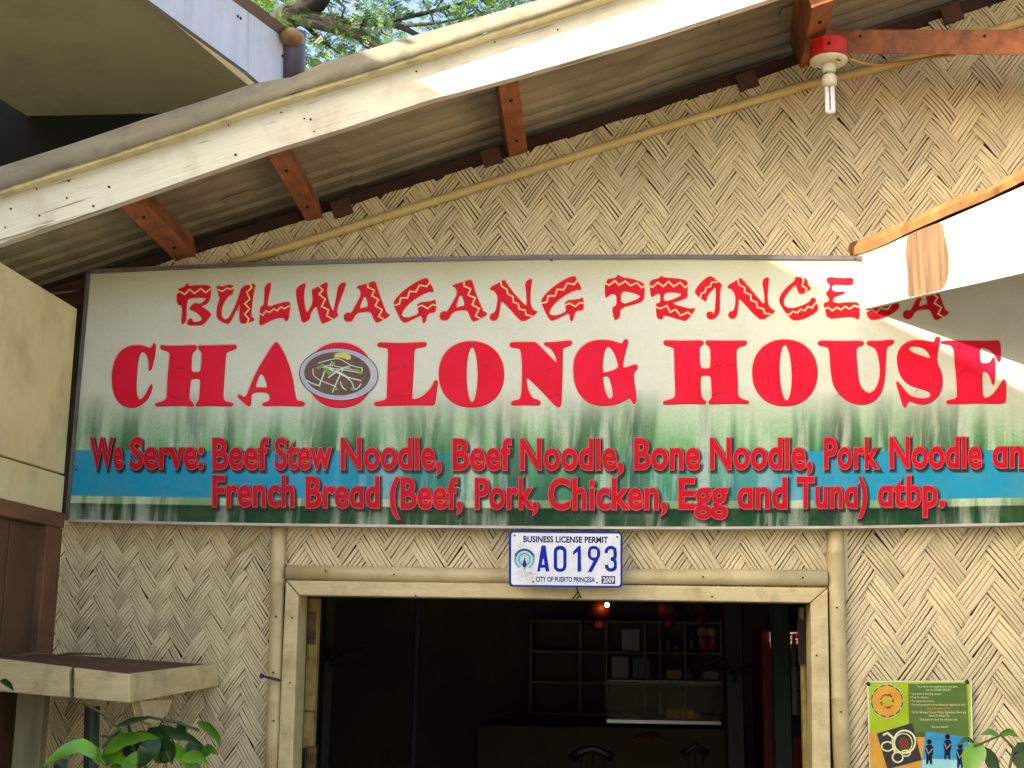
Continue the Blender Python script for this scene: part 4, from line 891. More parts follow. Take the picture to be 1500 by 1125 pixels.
# dark gap cables beside the sign
b = MB(); b.tube([P(60, 432, -.2), P(95, 428, -.1), P(128, 424, -.03)], .003, 6); tag(b.build('cable', M('dull_cable', (120, 70, 60), .6), None, True), 'dull reddish cable behind the upper left corner of the sign', 'cable')

# ------------------------------------------------------------------ lean-to on the right
aw = root('side_awning', 'lean-to roof end with sunlit white fascia coming out over the right of the sign', 'awning', P(1265, 452, YS))
A0 = P(1265, 452, YS); A1 = Vector((0.8307, -0.7749, 2.4933))
dA = (A1 - A0); hA = Vector((dA.x, dA.y, 0)).normalized(); nA = Vector((-hA.y, hA.x, 0)).normalized()
def pa(px, py): return PN(px, py, A0, nA)
nA_out = nA if nA.x < 0 else -nA
AWB = [(1262, 453), (1300, 444), (1360, 430), (1430, 415), (1500, 399), (1560, 385)]
AWT = [(1251, 376), (1300, 357), (1360, 333), (1430, 303), (1500, 272), (1560, 244)]
fas_m = M('white_painted_fascia', (216, 208, 190), .6, rgb2=(196, 184, 160), scale=(8, 8, 2), bump=.1)
# soft shade on the fascia, painted as a brown patch
t2 = fas_m.node_tree
q = MB(); a = [pa(*p) for p in AWB]; b_ = [pa(*p) for p in AWT]; n = len(a); dv = -nA_out * .02
V = a + b_ + [p + dv for p in a] + [p + dv for p in b_]; Fc = []
for i in range(n - 1): Fc += [(i, i+1, n+i+1, n+i), (2*n+i, 3*n+i, 3*n+i+1, 2*n+i+1), (i, 2*n+i, 2*n+i+1, i+1), (n+i, n+i+1, 3*n+i+1, 3*n+i)]
Fc += [(0, n, 3*n, 2*n), (n-1, 3*n-1, 4*n-1, 2*n-1)]
mesh('fascia', V, Fc, fas_m, aw)
shade_brown_m = M('painted_shade_brown', (112, 80, 48), .8, rgb2=(60, 42, 28), scale=(60, 60, 5), bump=.3)  # brown colour stands in for shade falling on the fascia
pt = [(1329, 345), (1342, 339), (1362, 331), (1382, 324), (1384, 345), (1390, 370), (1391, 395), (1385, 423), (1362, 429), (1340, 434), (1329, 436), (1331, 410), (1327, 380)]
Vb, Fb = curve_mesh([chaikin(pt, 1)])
shade_rim_m = M('painted_shade_rim_tan', (176, 138, 84), .8, rgb2=(206, 186, 150), scale=(24, 24, 5))  # tan rim paints the soft edge of that shade
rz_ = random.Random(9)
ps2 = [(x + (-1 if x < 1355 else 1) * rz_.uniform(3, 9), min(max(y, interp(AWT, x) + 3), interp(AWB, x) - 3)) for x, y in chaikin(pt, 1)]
Vs_, Fs_ = curve_mesh([ps2]); mesh('painted_shade_rim', [PN(x, y, A0, nA) + nA_out * .0008 for x, y in Vs_], Fs_, shade_rim_m, aw)
mesh('painted_shade_patch', [PN(x, y, A0, nA) + nA_out * .0015 for x, y in Vb], Fb, shade_brown_m, aw)
# folded metal lip on top
rust_sheet = M('rusty_sheet_lip', (150, 104, 58), .5, rgb2=(92, 60, 34), scale=(14, 14, 14), dirt=(86, 52, 28), dscale=26, damt=.6, metal=.2)
lipb = [(1240, 376), (1262, 373), (1300, 358), (1345, 336), (1400, 312), (1450, 292), (1500, 267), (1560, 240)]
lipt = [(1226, 371), (1245, 360), (1290, 342), (1330, 327), (1385, 300), (1420, 284), (1452, 278), (1478, 262), (1500, 250), (1560, 222)]
xs = [1240, 1252, 1270, 1285, 1300, 1320, 1345, 1370, 1385, 1400, 1420, 1440, 1452, 1465, 1478, 1500, 1530, 1560]
wob = lambda x: .002 * math.sin(x * .07) + .0012 * math.sin(x * .31)
a = [pa(x, interp(lipb, x)) + nA_out * .006 for x in xs]; m_ = [pa(x, (interp(lipb, x) * .45 + interp(lipt, x) * .55)) + nA_out * (.012 + wob(x)) for x in xs]; c_ = [pa(x - 6, interp(lipt, x)) + nA_out * (.004 - wob(x)) for x in xs]
dd = [p - nA_out * .9 + Vector((0, 0, .0)) for p in c_]
n = len(xs); V = a + m_ + c_ + dd; Fc = []
for j in range(3):
    for i in range(n - 1): Fc.append((j*n+i, j*n+i+1, (j+1)*n+i+1, (j+1)*n+i))
lp_ = mesh('sheet_lip', V, Fc, rust_sheet, aw, False)
# roof deck of the lean-to to the right
q = MB(); t0, t1 = b_[0] + dv, b_[-1] + dv; rr = -nA_out * 1.6
q.hexa([t0 - up * .012, t1 - up * .012, t1 - up * .012 + rr, t0 - up * .012 + rr, t0 - up * .004, t1 - up * .004, t1 - up * .004 + rr, t0 - up * .004 + rr]); q.build('roof_deck', dark_wood_m, aw)

# ------------------------------------------------------------------ neighbour eave, upper left
nb = root('neighbour_eave', 'eave of the house behind with olive soffit and white fascia, upper left', 'building', (-2.5, 1.5, 0))
hz = 3.85
def PZ(px, py, z=hz):
    d = ray(px, py); return EYE + d * ((z - EYE.z) / d.z)
f0, f1 = PZ(215, 0), PZ(383, 141)
fd = (f1 - f0); f0 = f0 - fd * 1.2; 
pz1 = PZ(20, 166); pz2 = PZ(62, 183); pz3 = PZ(215, 178); pz4 = PZ(385, 150)
soff = M('olive_soffit', (232, 224, 182), .7, rgb2=(214, 204, 158), scale=(.9, .9, .9), dirt=(130, 120, 90), dscale=1.2, damt=.5)
far0 = PZ(-300, 40); far1 = PZ(-300, -700)
poly = [f0, f1, pz3, pz2, PZ(0, 145), PZ(-200, 20), f0 + Vector((-2.2, -.2, 0))]
q = MB(); q.prism([p + up * .0 for p in poly], up * .03); q.build('soffit', soff, nb)
# fascia: two lengths standing on the soffit edge
fh_ = .62
fn = Vector((fd.y, -fd.x, 0)).normalized()
if fn.x < 0: fn = -fn
fas = M('blue_white_paint', (222, 220, 228), .6, rgb2=(200, 198, 206), scale=(10, 10, 1.2), dirt=(170, 160, 150), dscale=6, damt=.3)
e1_ = f1 + fn * .05
def onf(px, py): return PN(px, py, f1 + fn * .05, fn)
tl, tr, brr = onf(340, 0), onf(415, 55), onf(415, 118)
slp = (tr - tl)
tl2 = tl - slp * 3; bl0 = onf(208, -6); bl1 = onf(383, 122) ; bl2 = bl0 - (bl1 - bl0) * 2
mid_t = onf(363, 17); mid_b_ = onf(363, 106)
for pts in ([tl2, mid_t, mid_b_, bl2], [onf(363.8, 17.5), tr, onf(415, 118), onf(383, 124), onf(363.8, 107)]):
    q = MB(); q.prism(pts, -fn * .02); q.build('fascia_board', fas, nb)
q = MB(); q.prism([tl2 + up * .001, tr + up * .001, tr + up * .03 + fn * .03, tl2 + up * .03 + fn * .03], -fn * .05); q.build('drip_edge', M('brown_drip', (132, 110, 96), .6), nb)
for p in ((348, 24), (352, 27), (413, 82)):
    c = onf(*p); q = MB(); q.tube([c, c + fn * .004], .006, 6); q.build('nail_head', iron_m, nb)
# rain pipe beside the fascia
pipe = MB(); c0 = onf(423, 66) + fn * .02; c1_ = onf(422, 140) + fn * .02
pipe.tube([c0 + up * .05, c0, c1_], .05, 14); pipe.build('rain_pipe', M('pipe_grey', (92, 84, 98), .4, rgb2=(64, 58, 70), scale=(8, 8, 2)), nb, True)
q = MB(); cc = onf(414, 56) + fn * .02; q.ball(cc + Vector((.02, 0, .0)), .048, 12, 8, (1.1, 1.2, .7)); q.build('pipe_cap', M('rusty_cap', (176, 138, 92), .5, rgb2=(130, 96, 60), scale=(12, 12, 12)), nb, True)
# dark wall below
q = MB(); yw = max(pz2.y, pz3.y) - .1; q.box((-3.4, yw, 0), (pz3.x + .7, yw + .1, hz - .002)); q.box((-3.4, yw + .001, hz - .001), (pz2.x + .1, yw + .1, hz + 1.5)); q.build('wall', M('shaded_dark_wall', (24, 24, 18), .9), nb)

# added blocker out of view on the left, top edge shaped to shade the front
hs_ = root('shade_blocker', 'added wall out of view on the left, shaped to shade the front', 'building', (-3.6, -2.5, 0))
a_, b2, c_ = P(1265, 458, YS), P(1500, 578, YS), P(590, 115, YB - .03)
n1_ = (b2 - a_).cross(c_ - a_)
xw = -3.4
def zedge(y, x=xw): return a_.z - (n1_.x * (x - a_.x) + n1_.y * (y - a_.y)) / n1_.z
q = MB(); ya, yb2 = -7.5, 2.6; a_ = a_ + Vector((0, 0, .016))
q.hexa([(xw, ya, 0), (xw, yb2, 0), (xw - .2, yb2, 0), (xw - .2, ya, 0), (xw, ya, zedge(ya) - .06), (xw, yb2, zedge(yb2) - .06), (xw - .2, yb2, zedge(yb2) - .06), (xw - .2, ya, zedge(ya) - .06)])
q.build('wall', ply, hs_)
q = MB(); q.hexa([(xw, ya, zedge(ya) - .06), (xw, yb2, zedge(yb2) - .06), (xw - .25, yb2, zedge(yb2) - .06), (xw - .25, ya, zedge(ya) - .06), (xw, ya, zedge(ya)), (xw, yb2, zedge(yb2)), (xw - .25, yb2, zedge(yb2)), (xw - .25, ya, zedge(ya))])
q.build('blocker_edge', steel_m, hs_)

# ------------------------------------------------------------------ interior
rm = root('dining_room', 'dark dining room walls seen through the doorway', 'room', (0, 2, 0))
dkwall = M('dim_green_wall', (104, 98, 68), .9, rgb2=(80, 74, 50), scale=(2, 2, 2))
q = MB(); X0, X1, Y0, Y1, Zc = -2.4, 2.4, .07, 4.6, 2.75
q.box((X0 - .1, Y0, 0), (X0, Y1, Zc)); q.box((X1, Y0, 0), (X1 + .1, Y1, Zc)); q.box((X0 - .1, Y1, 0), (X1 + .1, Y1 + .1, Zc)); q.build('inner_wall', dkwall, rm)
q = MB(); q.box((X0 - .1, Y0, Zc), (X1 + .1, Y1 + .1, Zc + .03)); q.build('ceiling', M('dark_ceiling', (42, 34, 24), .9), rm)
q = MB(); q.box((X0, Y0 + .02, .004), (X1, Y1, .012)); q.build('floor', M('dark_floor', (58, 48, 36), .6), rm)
# wall display shelves
YC = 4.2
cb = root('cubby_shelf', 'tall pale divided display shelf on the back wall of the room', 'shelf', P(1000, 1090, YC))
shelfm = M('pale_shelf_board', (150, 142, 96), .7, rgb2=(120, 112, 74), scale=(8, 8, 8))
gxs = [778, 850, 888, 944, 966, 1003, 1056]; gys = [909, 954, 999, 1045]
for x in gxs:
    a = P(x, gys[0], YC); c = P(x, gys[-1], YC); q = MB(); q.box((a.x - .006, YC, c.z), (a.x + .006, YC + .3, a.z)); q.build('upright', shelfm, cb)
for y_ in gys:
    a = P(gxs[0], y_, YC); c = P(gxs[-1], y_, YC); q = MB(); q.box((a.x, YC - .002, a.z - .006), (c.x, YC + .3, a.z + .006)); q.build('shelf_board', shelfm, cb)
a = P(gxs[0], gys[0], YC); c = P(gxs[-1], gys[-1], YC); q = MB(); q.box((a.x, YC + .3, c.z), (c.x, YC + .31, a.z)); q.build('back_panel', M('shelf_back', (92, 88, 58), .8), cb)
def item(nm, lab, cat, x0, y0, x1, y1, rgb, yy=YC + .05, dep=.02, grp=None, em=0):
    a, c = P(x0, y0, yy), P(x1, y1, yy); q = MB(); q.box((a.x, yy, c.z), (c.x, yy + dep, a.z))
    return tag(q.build(nm, M(nm + '_colour', rgb, .5, .05)), lab, cat, grp)
item('framed_certificate', 'pale certificate standing in the top row of the display shelf', 'certificate', 911, 922, 937, 953, (150, 160, 160))
item('framed_certificate', 'pale certificate on the second shelf, beside the bluish sheet', 'certificate', 896, 962, 921, 997, (150, 154, 140))
item('framed_certificate', 'bluish certificate on the second shelf, right of the pale one', 'certificate', 927, 963, 952, 997, (110, 120, 130))
item('yellow_box', 'small yellow box on the second shelf of the display', 'box', 976, 981, 998, 998, (170, 140, 40), dep=.12)
item('white_carton', 'low white carton at the right end of the second shelf', 'box', 1030, 983, 1053, 998, (150, 150, 130), dep=.12)
for k, (x, y_, h, c, lab) in enumerate(((980, 952, 26, (90, 34, 22), 'dark red bottle on the top shelf'), (991, 952, 13, (60, 50, 40), 'short dark bottle beside the dark red one'), (1014, 952, 28, (40, 34, 30), 'tall dark bottle left of the pink doll'), (1009, 997, 22, (150, 150, 140), 'white plastic bottle on the second shelf'))):
    a = P(x, y_, YC + .1); tp = P(x, y_ - h, YC + .1); hh = tp.z - a.z; q = MB(); q.tube([a, a + up * hh * .55, a + up * hh * .7, tp], [.026, .026, .009, .009], 10); tag(q.build('bottle', M('bottle_colour', c, .3)), lab, 'bottle')
q = MB()
dl_ = root('toy_figure', 'pair of small pink and white figurines at the right of the top shelf', 'figurine', P(1038, 953, YC + .1))
for x, c in ((1029, (200, 90, 90)), (1043, (200, 80, 60))):
    a = P(x, 952, YC + .12); q = MB(); q.tube([a, a + up * .05, a + up * .075], [.03, .026, .012], 10); q.build('body', M('figure_red', c, .6), dl_, True)
    q = MB(); q.ball(a + up * .10, .034, 10, 7); q.build('head', M('figure_head', (190, 150, 130), .6), dl_, True)
# hanging lanterns
def lantern(px, py, yy, r, lab, lit=False):
    c = P(px, py, yy); t_ = root('paper_lantern', lab, 'lantern', c)
    q = MB(); q.ball(c, r, 16, 10, (1, 1, .85)); q.build('shade', M('red_lantern_paper', (70, 8, 5), .6, rgb2=(40, 5, 4)), t_, True)
    q = MB(); q.tube([c + up * r * .8, c + up * (2.74 - c.z)], .003, 5); q.build('cord', iron_m, t_)
    q = MB(); q.tube([c - up * r * .8, c - up * (r * .8 + .03)], [.02, .028], 8); q.build('tassel', M('lantern_tassel', (90, 12, 8), .6), t_)
    return t_
lantern(876, 893, 2.6, .062, 'dark round lantern just left of the small lit bulb'); lantern(981, 892, 2.6, .062, 'red round lantern hanging over the right of the display shelf'); lantern(1027, 890, 3.0, .055, 'brownish lantern farthest right, near the dark pillar')
lb = root('lit_bulb', 'tiny glowing orange bulb hanging just under the door header', 'lamp', P(889, 886, 2.5))
q = MB(); q.ball(P(889, 886, 2.5), .010, 8, 6); q.build('bulb_glass', flat('glowing_bulb', (255, 150, 60), .3, emit=30), lb, True)
q = MB(); c = P(889, 883, 2.5); q.tube([c, (c.x, c.y, 2.74)], .002, 5); q.build('cord', iron_m, lb)
pL = bpy.data.lights.new('bulb_light', 'POINT'); pL.energy = .04; pL.color = (1, .3, .1); pL.shadow_soft_size = .015; po_ = bpy.data.objects.new('bulb_light', pL); COL.objects.link(po_); po_.location = P(893, 888, 2.46)
# counter with glass display case
ct = root('serving_counter', 'dark serving counter with a glass topped display case', 'counter', P(960, 1125, 3.2))
q = MB(); a = P(700, 1062, 3.2); c = P(1062, 1062, 3.2); q.box((a.x, 3.2, 0), (c.x, 3.8, a.z)); q.build('counter_body', M('counter_face', (66, 58, 36), .8), ct)
a = P(889, 1056, 3.19); c = P(1056, 1056, 3.19); q = MB(); q.box((a.x, 3.17, a.z - .008), (c.x, 3.75, a.z + .008)); q.build('metal_ledge', M('steel_ledge', (150, 156, 160), .3, metal=.8), ct)
gl = bpy.data.materials.new('case_glass'); gl.use_nodes = True; gl.node_tree.nodes['Principled BSDF'].inputs['Specular IOR Level'].default_value = .15; g_b = gl.node_tree.nodes['Principled BSDF']; g_b.inputs['Base Color'].default_value = (.8, .9, .85, 1); g_b.inputs['Roughness'].default_value = .05; g_b.inputs['Alpha'].default_value = .04
t_ = P(889, 999, 3.19).z; q = MB(); q.box((a.x, 3.18, a.z + .01), (c.x, 3.186, t_)); q.build('glass_front', gl, ct)
q = MB(); q.box((a.x, 3.175, t_ + .001), (c.x, 3.6, t_ + .012)); q.build('case_top', M('case_trim', (70, 80, 76), .4), ct)
fr_ = root('fruit_heap', 'heap of yellowish fruit inside the glass case', 'fruit', P(1000, 1052, 3.4))
for k in range(9):
    q = MB(); q.ball(P(984 + (k % 5) * 9, 1050 - (k // 5) * 6, 3.4), .027, 10, 7); q.build('fruit', M('fruit_skin', (150, 120, 40), .5), fr_, True)
# fridge with drinks
fx = root('drinks_fridge', 'red drinks fridge with a lit white script logo behind the right jamb', 'fridge', P(1140, 1100, 3.4))
redf = M('fridge_red', (150, 10, 20), .4); a = P(1116, 924, 3.4); c = P(1240, 1130, 3.4)
q = MB(); q.box((a.x, 3.42, .02), (c.x, 4.0, a.z)); q.build('cabinet', redf, fx)
q = MB(); q.box((a.x + .02, 3.40, .1), (a.x + .09, 3.418, a.z - .06)); q.build('door_stile', redf, fx)
l0 = P(1128, 926, 3.4); l1 = P(1210, 949, 3.4); q = MB(); q.box((l0.x, 3.39, l1.z), (l1.x, 3.415, l0.z)); q.build('light_box', flat('lit_panel', (200, 196, 180), .4, emit=.22), fx)
lay('logo_disc', curve_mesh([ell(1166, 938, 16, 10.5)]), flat('logo_red', (170, 10, 20), .4, emit=.12), fx, 3.386)
for wd, x0, x1, bs in (('Coca', 1138, 1163, 942), ('Cola', 1154, 1178, 943)):
    V, Fc, _ = text_mesh(wd, x0, x1, bs, 11, .0, shear=.35); lay('logo', (V, Fc), flat('logo_white', (220, 216, 200), .4, emit=.25), fx, 3.382 if wd == 'Cola' else 3.383)
q = MB(); i0 = P(1126, 956, 3.4); i1 = P(1210, 1080, 3.4); q.box((i0.x, 3.405, i1.z), (i1.x, 3.419, i0.z)); q.build('glass_door', M('fridge_inside', (50, 62, 58), .2), fx)
for py in (978, 1010, 1046):
    z_ = P(1160, py, 3.4).z; q = MB(); q.box((i0.x, 3.395, z_ - .006), (i1.x, 3.404, z_)); q.build('rack', M('rack_red', (120, 30, 24), .5), fx)
    for k in range(5):
        x_ = i0.x + .06 + k * .065; cc = [(150, 160, 150), (96, 110, 80), (130, 40, 30)][(k + py) % 3]
        q = MB(); q.tube([(x_, 3.38, z_), (x_, 3.38, z_ + .1), (x_, 3.38, z_ + .13), (x_, 3.38, z_ + .16)], [.022, .022, .009, .009], 8); q.build('bottle', M('fridge_bottle', cc, .3), fx)
# posts inside
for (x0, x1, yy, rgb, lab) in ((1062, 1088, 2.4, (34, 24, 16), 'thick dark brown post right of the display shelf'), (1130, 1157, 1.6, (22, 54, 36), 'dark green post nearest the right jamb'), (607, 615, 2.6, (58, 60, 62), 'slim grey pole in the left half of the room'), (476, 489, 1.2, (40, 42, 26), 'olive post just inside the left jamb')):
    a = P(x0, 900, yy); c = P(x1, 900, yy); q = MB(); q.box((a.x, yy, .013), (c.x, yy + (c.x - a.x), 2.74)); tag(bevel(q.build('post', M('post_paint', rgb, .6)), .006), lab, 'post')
# indoor plants and flowers
def leaf_plant(nm, lab, base, n, ln, wd, mat, stem_m, seed, spread=1.0, cat='plant', droop=.5, up_=.8, stem_h=.1, rootz=None):
    t_ = root(nm, lab, cat, base); r_ = random.Random(seed)
    q = MB(); q.tube([base, base + Vector((.01, 0, stem_h * .6)), base + Vector((0, .01, stem_h))], [.008, .006, .004], 6); q.build('stem', stem_m, t_)
    for k in range(n):
        az = 2 * math.pi * k / n + r_.uniform(-.3, .3); L_ = ln * r_.uniform(.75, 1.15); W_ = wd * r_.uniform(.8, 1.15)
        st = base + Vector((0, 0, stem_h * r_.uniform(.5, 1))); d = Vector((math.cos(az) * spread, math.sin(az) * spread, 0)); sd = Vector((-math.sin(az), math.cos(az), 0))
        el = r_.uniform(up_ * .6, up_ * 1.2)
        V, Fc = [], []
        pr = [0, .1, .45, .85, 1, .9, .6, .25, 0]; ns = len(pr) - 1
        for i, w_ in enumerate(pr):
            f = i / ns; c = st + d * (L_ * f) + up * (el * L_ * f - droop * L_ * f * f * 1.3); ww = W_ * w_ * .5
            V += [c + sd * ww + up * ww * .35, c - up * ww * .1, c - sd * ww + up * ww * .35]
        for i in range(ns): Fc += [(3*i, 3*i+1, 3*i+4, 3*i+3), (3*i+1, 3*i+2, 3*i+5, 3*i+4)]
        mesh('leaf', V, Fc, mat, t_, True)
    return t_
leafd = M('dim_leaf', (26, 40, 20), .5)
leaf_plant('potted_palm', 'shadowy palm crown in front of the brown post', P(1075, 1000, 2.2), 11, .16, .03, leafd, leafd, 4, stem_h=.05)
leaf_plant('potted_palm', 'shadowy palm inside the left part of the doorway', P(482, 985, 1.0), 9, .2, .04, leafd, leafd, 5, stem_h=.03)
leaf_plant('red_flower', 'dark red poinsettia in front of the counter', P(952, 1086, 2.6), 9, .09, .035, M('flower_red', (110, 20, 16), .5), leafd, 6, stem_h=.02, cat='flower')
ch = root('dining_chair', 'dark curved chair back in front of the counter', 'chair', P(1016, 1125, 2.2))
for xa, xb in ((1001, 1035),):
    q = MB(); q.tube([P(xa - 2, 1106, 2.2), P((xa+xb)/2, 1092, 2.2), P(xb + 2, 1104, 2.2)], .016, 8); q.build('top_rail', M('chair_dark', (18, 14, 10), .5), ch, True)
    for x in (xa + 6, (xa+xb)/2, xb - 6): q = MB(); q.tube([P(x, 1098, 2.2), P(x, 1180, 2.2)], .006, 6); q.build('spindle', iron_m, ch)
    c = P(xa, 1190, 2.2); d = P(xb, 1190, 2.2); q = MB(); q.box((c.x, 2.2, .42), (d.x, 2.6, .45)); q.build('seat', iron_m, ch)
    for x in (c.x, d.x - .03):
        for yv in (2.2, 2.57): q = MB(); q.box((x, yv, .013), (x + .03, yv + .03, .42)); q.build('leg', iron_m, ch)
ch2 = root('dining_chair', 'dark arched chair back at the bottom middle of the doorway', 'chair', P(866, 1125, 1.9))
q = MB(); q.tube([P(836, 1112, 1.9), P(852, 1100, 1.9), P(868, 1096, 1.9), P(884, 1102, 1.9), P(898, 1111, 1.9)], .018, 8); q.build('top_rail', M('chair_dark', (20, 14, 10), .5), ch2, True)
for x in (852, 868, 884): q = MB(); q.tube([P(x, 1100, 1.9), P(x, 1190, 1.9)], .006, 6); q.build('spindle', iron_m, ch2)
c = P(838, 1190, 1.9); d = P(898, 1190, 1.9); q = MB(); q.box((c.x, 1.9, .42), (d.x, 2.3, .45)); q.build('seat', iron_m, ch2)
for x in (c.x, d.x - .03):
    for yv in (1.9, 2.27): q = MB(); q.box((x, yv, .013), (x + .03, yv + .03, .42)); q.build('leg', iron_m, ch2)

# ------------------------------------------------------------------ plants outside
leaf_m = M('leaf_green', (112, 164, 38), .32, rgb2=(62, 108, 26), scale=(9, 9, 9), rnd=.3); stem_m = M('plant_stem', (70, 84, 40), .6)
def big_leaf(par, pts, wd, mat=None, yy=-.6, tilt=.3, fold=.3):
    """leaf along a traced midrib"""
    ps = [P(x, y, yy + dy) for x, y, dy in pts]; 
    # resample
    n = 10; out = []
    T_ = [0]
    for a, b_ in zip(ps, ps[1:]): T_.append(T_[-1] + (b_ - a).length)
    for i in range(n + 1):
        d = T_[-1] * i / n
        for k in range(len(ps) - 1):
            if d <= T_[k+1] + 1e-9: out.append(ps[k].lerp(ps[k+1], (d - T_[k]) / (T_[k+1] - T_[k]))); break
    V, Fc = [], []
    for i, c in enumerate(out):
        f = i / n; t_ = (out[min(i+1, n)] - out[max(i-1, 0)]).normalized(); s_ = t_.cross(Vector((0, -1, 0))).normalized(); s_ = (s_ + Vector((0, tilt, 0))).normalized()
        nn = s_.cross(t_).normalized(); w_ = wd * (math.sin(math.pi * f ** .8) ** .8) * .5 if 0 < f < 1 else 0.0005
        V += [c + s_ * w_ + nn * w_ * fold, c, c - s_ * w_ + nn * w_ * fold]
    for i in range(n): Fc += [(3*i, 3*i+1, 3*i+4, 3*i+3), (3*i+1, 3*i+2, 3*i+5, 3*i+4)]
    return mesh('leaf', V, Fc, mat or leaf_m, par, True)
ps_ = root('leafy_plant', 'broad leaved green plant growing up under the shelf at lower left', 'plant', P(190, 1180, -.6))
stems = [[(190, 1200), (185, 1150), (178, 1110), (176, 1068), (150, 1045), (120, 1030)], [(200, 1200), (205, 1130), (188, 1062), (215, 1050), (260, 1058), (292, 1070)], [(176, 1068), (160, 1080), (150, 1078)], [(188, 1075), (200, 1110), (230, 1140)]]
for st in stems:
    q = MB(); q.tube([P(x, y, -.58) for x, y in st], .0035, 6); q.build('stem', stem_m, ps_, True)
dl2 = M('dark_leaf', (44, 74, 26), .35, rgb2=(24, 48, 16), scale=(9, 9, 9), rnd=.3)
for pts, wd, m_, tl_ in (([(150,1112,0),(120,1092,-.03),(95,1100,-.05),(62,1122,-.06)], .034, leaf_m, .5), ([(152,1104,0),(180,1082,-.02),(215,1076,-.03),(236,1082,-.03)], .034, leaf_m, .6), ([(130,1092,0),(142,1104,-.01),(146,1122,-.02)], .03, leaf_m, .2),
        ([(235,1085,.02),(218,1100,0),(204,1125,0)], .05, dl2, .3), ([(205,1080,.04),(240,1070,.02),(275,1078,.02),(300,1094,.02)], .03, dl2, .3), ([(288,1058,.02),(305,1064,.02),(320,1080,.02),(322,1096,.02)], .024, leaf_m, .3), ([(262,1056,.03),(268,1070,.03),(262,1086,.02)], .026, dl2, .3),
        ([(215,1070,.05),(230,1078,.03),(250,1096,.02),(252,1120,.02)], .04, dl2, .2), ([(150,1112,.03),(170,1106,.02),(192,1118,.01)], .035, leaf_m, .4), ([(245,1090,.03),(262,1100,.02),(280,1125,.02)], .035, leaf_m, .3), ([(100,1118,.05),(88,1122,.04),(80,1135,.04)], .03, dl2, .3),
        ([(0,998,-.1),(8,998,-.1),(16,1004,-.1),(20,1012,-.1)], .016, dl2, .3), ([(170,1064,.0),(198,1054,0),(225,1050,0)], .014, dl2, .3), ([(180,1130,0),(192,1115,0),(200,1100,0)], .03, leaf_m, .3), ([(265,1112,.0),(290,1106,0),(305,1120,0)], .03, leaf_m, .3)):
    big_leaf(ps_, pts, wd, m_, -.6, tl_)
for k in range(16):
    x0, y0 = rd.uniform(150, 300), rd.uniform(1078, 1140); a = rd.uniform(-2.6, .3); L_ = rd.uniform(26, 48)
    big_leaf(ps_, [(x0, y0, .06), (x0 + math.cos(a) * L_ * .5, y0 + math.sin(a) * L_ * .35, .05), (x0 + math.cos(a) * L_, y0 + math.sin(a) * L_ * .3 + 8, .04)], rd.uniform(.02, .032), dl2 if k % 3 else leaf_m, -.6, rd.uniform(.1, .6))
pr_ = root('leafy_plant', 'soft green plant in front of the poster at the lower right corner', 'plant', P(1450, 1180, -.9))
q = MB(); q.tube([P(1470, 1220, -.9), P(1478, 1130, -.9), P(1485, 1095, -.9), P(1466, 1077, -.9), P(1440, 1088, -.9), P(1426, 1093, -.9)], .0025, 6); q.build('stem', stem_m, pr_, True)
for pts, wd, m_ in (([(1463,1077,0),(1450,1072,0),(1437,1076,0)], .012, leaf_m), ([(1463,1077,0),(1478,1071,0),(1492,1080,0)], .014, leaf_m), ([(1428,1088,0),(1415,1082,0),(1404,1092,0)], .010, dl2), ([(1440,1090,0),(1426,1108,0),(1416,1135,0)], .042, leaf_m), ([(1442,1094,0),(1452,1112,0),(1462,1140,0)], .025, dl2), ([(1490,1088,0),(1500,1100,0),(1502,1135,0)], .05, dl2)):
    big_leaf(pr_, pts, wd, m_, -.9)

# ------------------------------------------------------------------ tree beyond the roof
YT = 9.0
tr_ = root('shade_tree', 'tall feathery tree with dark limbs against the bright sky above the roof', 'tree', (-2, YT, 0))
bark = M('dark_bark', (34, 29, 25), .9, rgb2=(16, 14, 12), scale=(3, 3, 3), bump=.5, dirt=(34, 40, 28), dscale=3, damt=.3)
def limb(pts, r, nm='limb'):
    q = MB(); q.tube([P(x, y, YT + dy) for x, y, dy in pts], r, 9); return q.build(nm, bark, tr_, True)
base_ = P(300, 100, YT + 1)
q = MB(); q.tube([(base_.x - 1.5, YT + 1, 0), (base_.x - 1.4, YT + 1, 3.4), (base_.x - .6, YT + .8, 5.2), P(390, 46, YT + .6)], [.42, .36, .28, .16], 12); q.build('trunk', bark, tr_, True)
limb([(370, 50, .6), (400, 38, .3), (432, 20, 0), (462, 2, 0), (490, -40, 0)], [.10, .13, .14, .13, .12])
limb([(425, 22, 0), (470, 34, 0), (510, 45, 0), (545, 60, -.1), (600, 95, -.2)], [.09, .075, .06, .05, .03])
limb([(455, 22, 0), (510, 34, .1), (560, 33, .2), (590, 40, .2), (620, 56, .3), (650, 80, .3)], [.06, .045, .038, .034, .025, .02])
limb([(560, 32, .2), (620, 20, .3), (680, 4, .4), (740, -20, .5)], [.03, .024, .02, .015])
limb([(590, 38, .2), (640, 34, .2), (700, 22, .2)], [.02, .015, .01])
limb([(440, 30, 0), (470, 60, .2), (500, 80, .3)], [.03, .02, .01]); limb([(485, -10, 0), (505, 12, 0), (498, 30, 0)], [.02, .016, .01])
limb([(520, 52, 0), (534, 68, 0), (560, 80, 0)], [.018, .012, .008]); limb([(700, -10, .4), (716, 12, .4), (740, 8, .4), (750, -4, .4)], [.014, .01, .008, .006]); limb([(620, 2, .3), (632, 22, .3), (640, 50, .3)], [.014, .01, .006])
rl = random.Random(21)
V, Fc = [], []
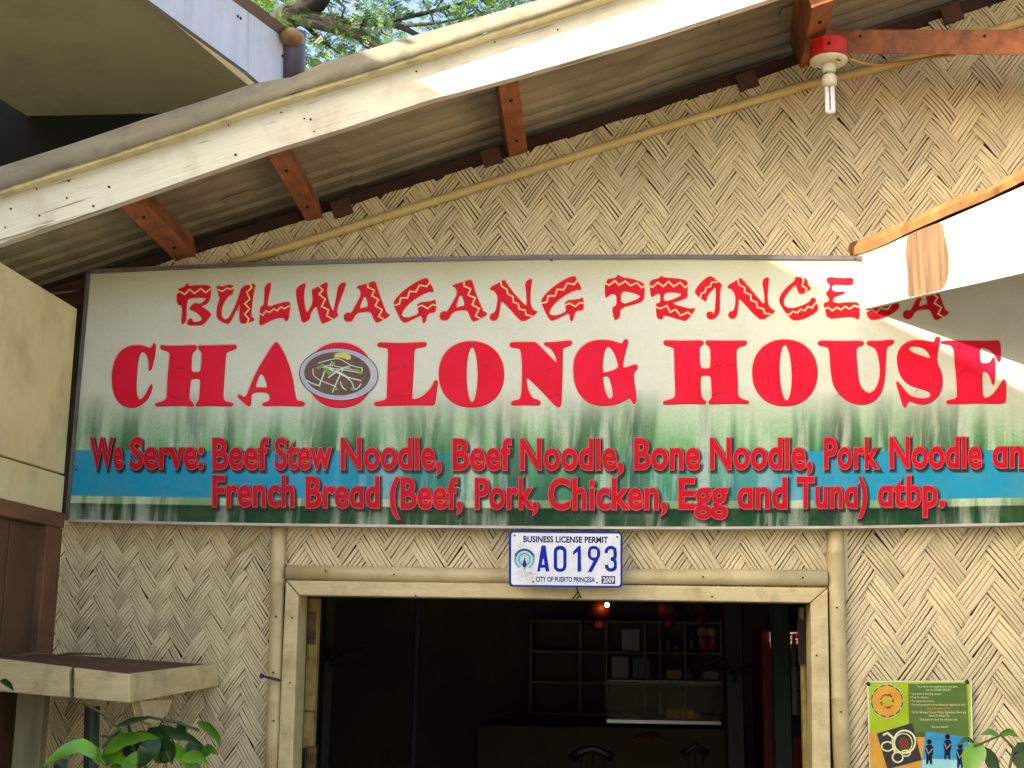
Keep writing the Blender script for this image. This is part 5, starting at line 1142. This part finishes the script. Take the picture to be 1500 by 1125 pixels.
def sprig(c, s_):
    """a feathery sprig: rachis with leaflets"""
    d = Vector((rl.uniform(-1, 1), rl.uniform(-1, 1), rl.uniform(-.7, .5))).normalized(); sd = d.cross(Vector((rl.uniform(-1, 1), rl.uniform(-1, 1), rl.uniform(-1, 1)))).normalized()
    k = rl.randint(5, 8)
    for i in range(k):
        for sg_ in (-1, 1):
            p = c + d * (s_ * i / k); o_ = (sd * sg_ + d * .35).normalized() * s_ * .42 * (1 - .3 * i / k); w_ = d * s_ * .075
            n0 = len(V); V.extend([p, p + o_ * .5 + w_, p + o_, p + o_ * .5 - w_]); Fc.append((n0, n0+1, n0+2, n0+3))
clumps = []
for _ in range(125):
    px = rl.uniform(345, 800); py = rl.uniform(-90, 125)
    clumps.append((P(px, py, YT + rl.uniform(-1.0, 1.6)), rl.uniform(.12, .34)))
for c, r in clumps:
    for _ in range(int(42 * r / .25)):
        o_ = Vector((rl.gauss(0, 1), rl.gauss(0, 1), rl.gauss(0, .6))) * r * .6; sprig(c + o_, rl.uniform(.06, .12))
lf = bpy.data.materials.new('feathery_leaf'); lf.use_nodes = True; t = lf.node_tree; N2 = t.nodes; b0 = N2['Principled BSDF']; b0.inputs['Roughness'].default_value = .5
tc = N2.new('ShaderNodeTexCoord'); nz = N2.new('ShaderNodeTexNoise'); nz.inputs['Scale'].default_value = 2.2; t.links.new(tc.outputs['Object'], nz.inputs['Vector'])
rp2 = N2.new('ShaderNodeValToRGB'); rp2.color_ramp.elements[0].position = .38; rp2.color_ramp.elements[1].position = .62; rp2.color_ramp.elements[0].color = lin((26, 56, 22)); rp2.color_ramp.elements[1].color = lin((88, 122, 34)); t.links.new(nz.outputs[0], rp2.inputs[0]); t.links.new(rp2.outputs[0], b0.inputs['Base Color'])
tl_ = N2.new('ShaderNodeBsdfTranslucent'); t.links.new(rp2.outputs[0], tl_.inputs[0]); mxs = N2.new('ShaderNodeMixShader'); mxs.inputs[0].default_value = .45
t.links.new(b0.outputs[0], mxs.inputs[1]); t.links.new(tl_.outputs[0], mxs.inputs[2]); t.links.new(mxs.outputs[0], N2['Material Output'].inputs[0])
fo = mesh('foliage', V, Fc, lf, tr_); fo['kind'] = 'stuff'
print('leaf faces', len(Fc), 'objects', len(bpy.data.objects))
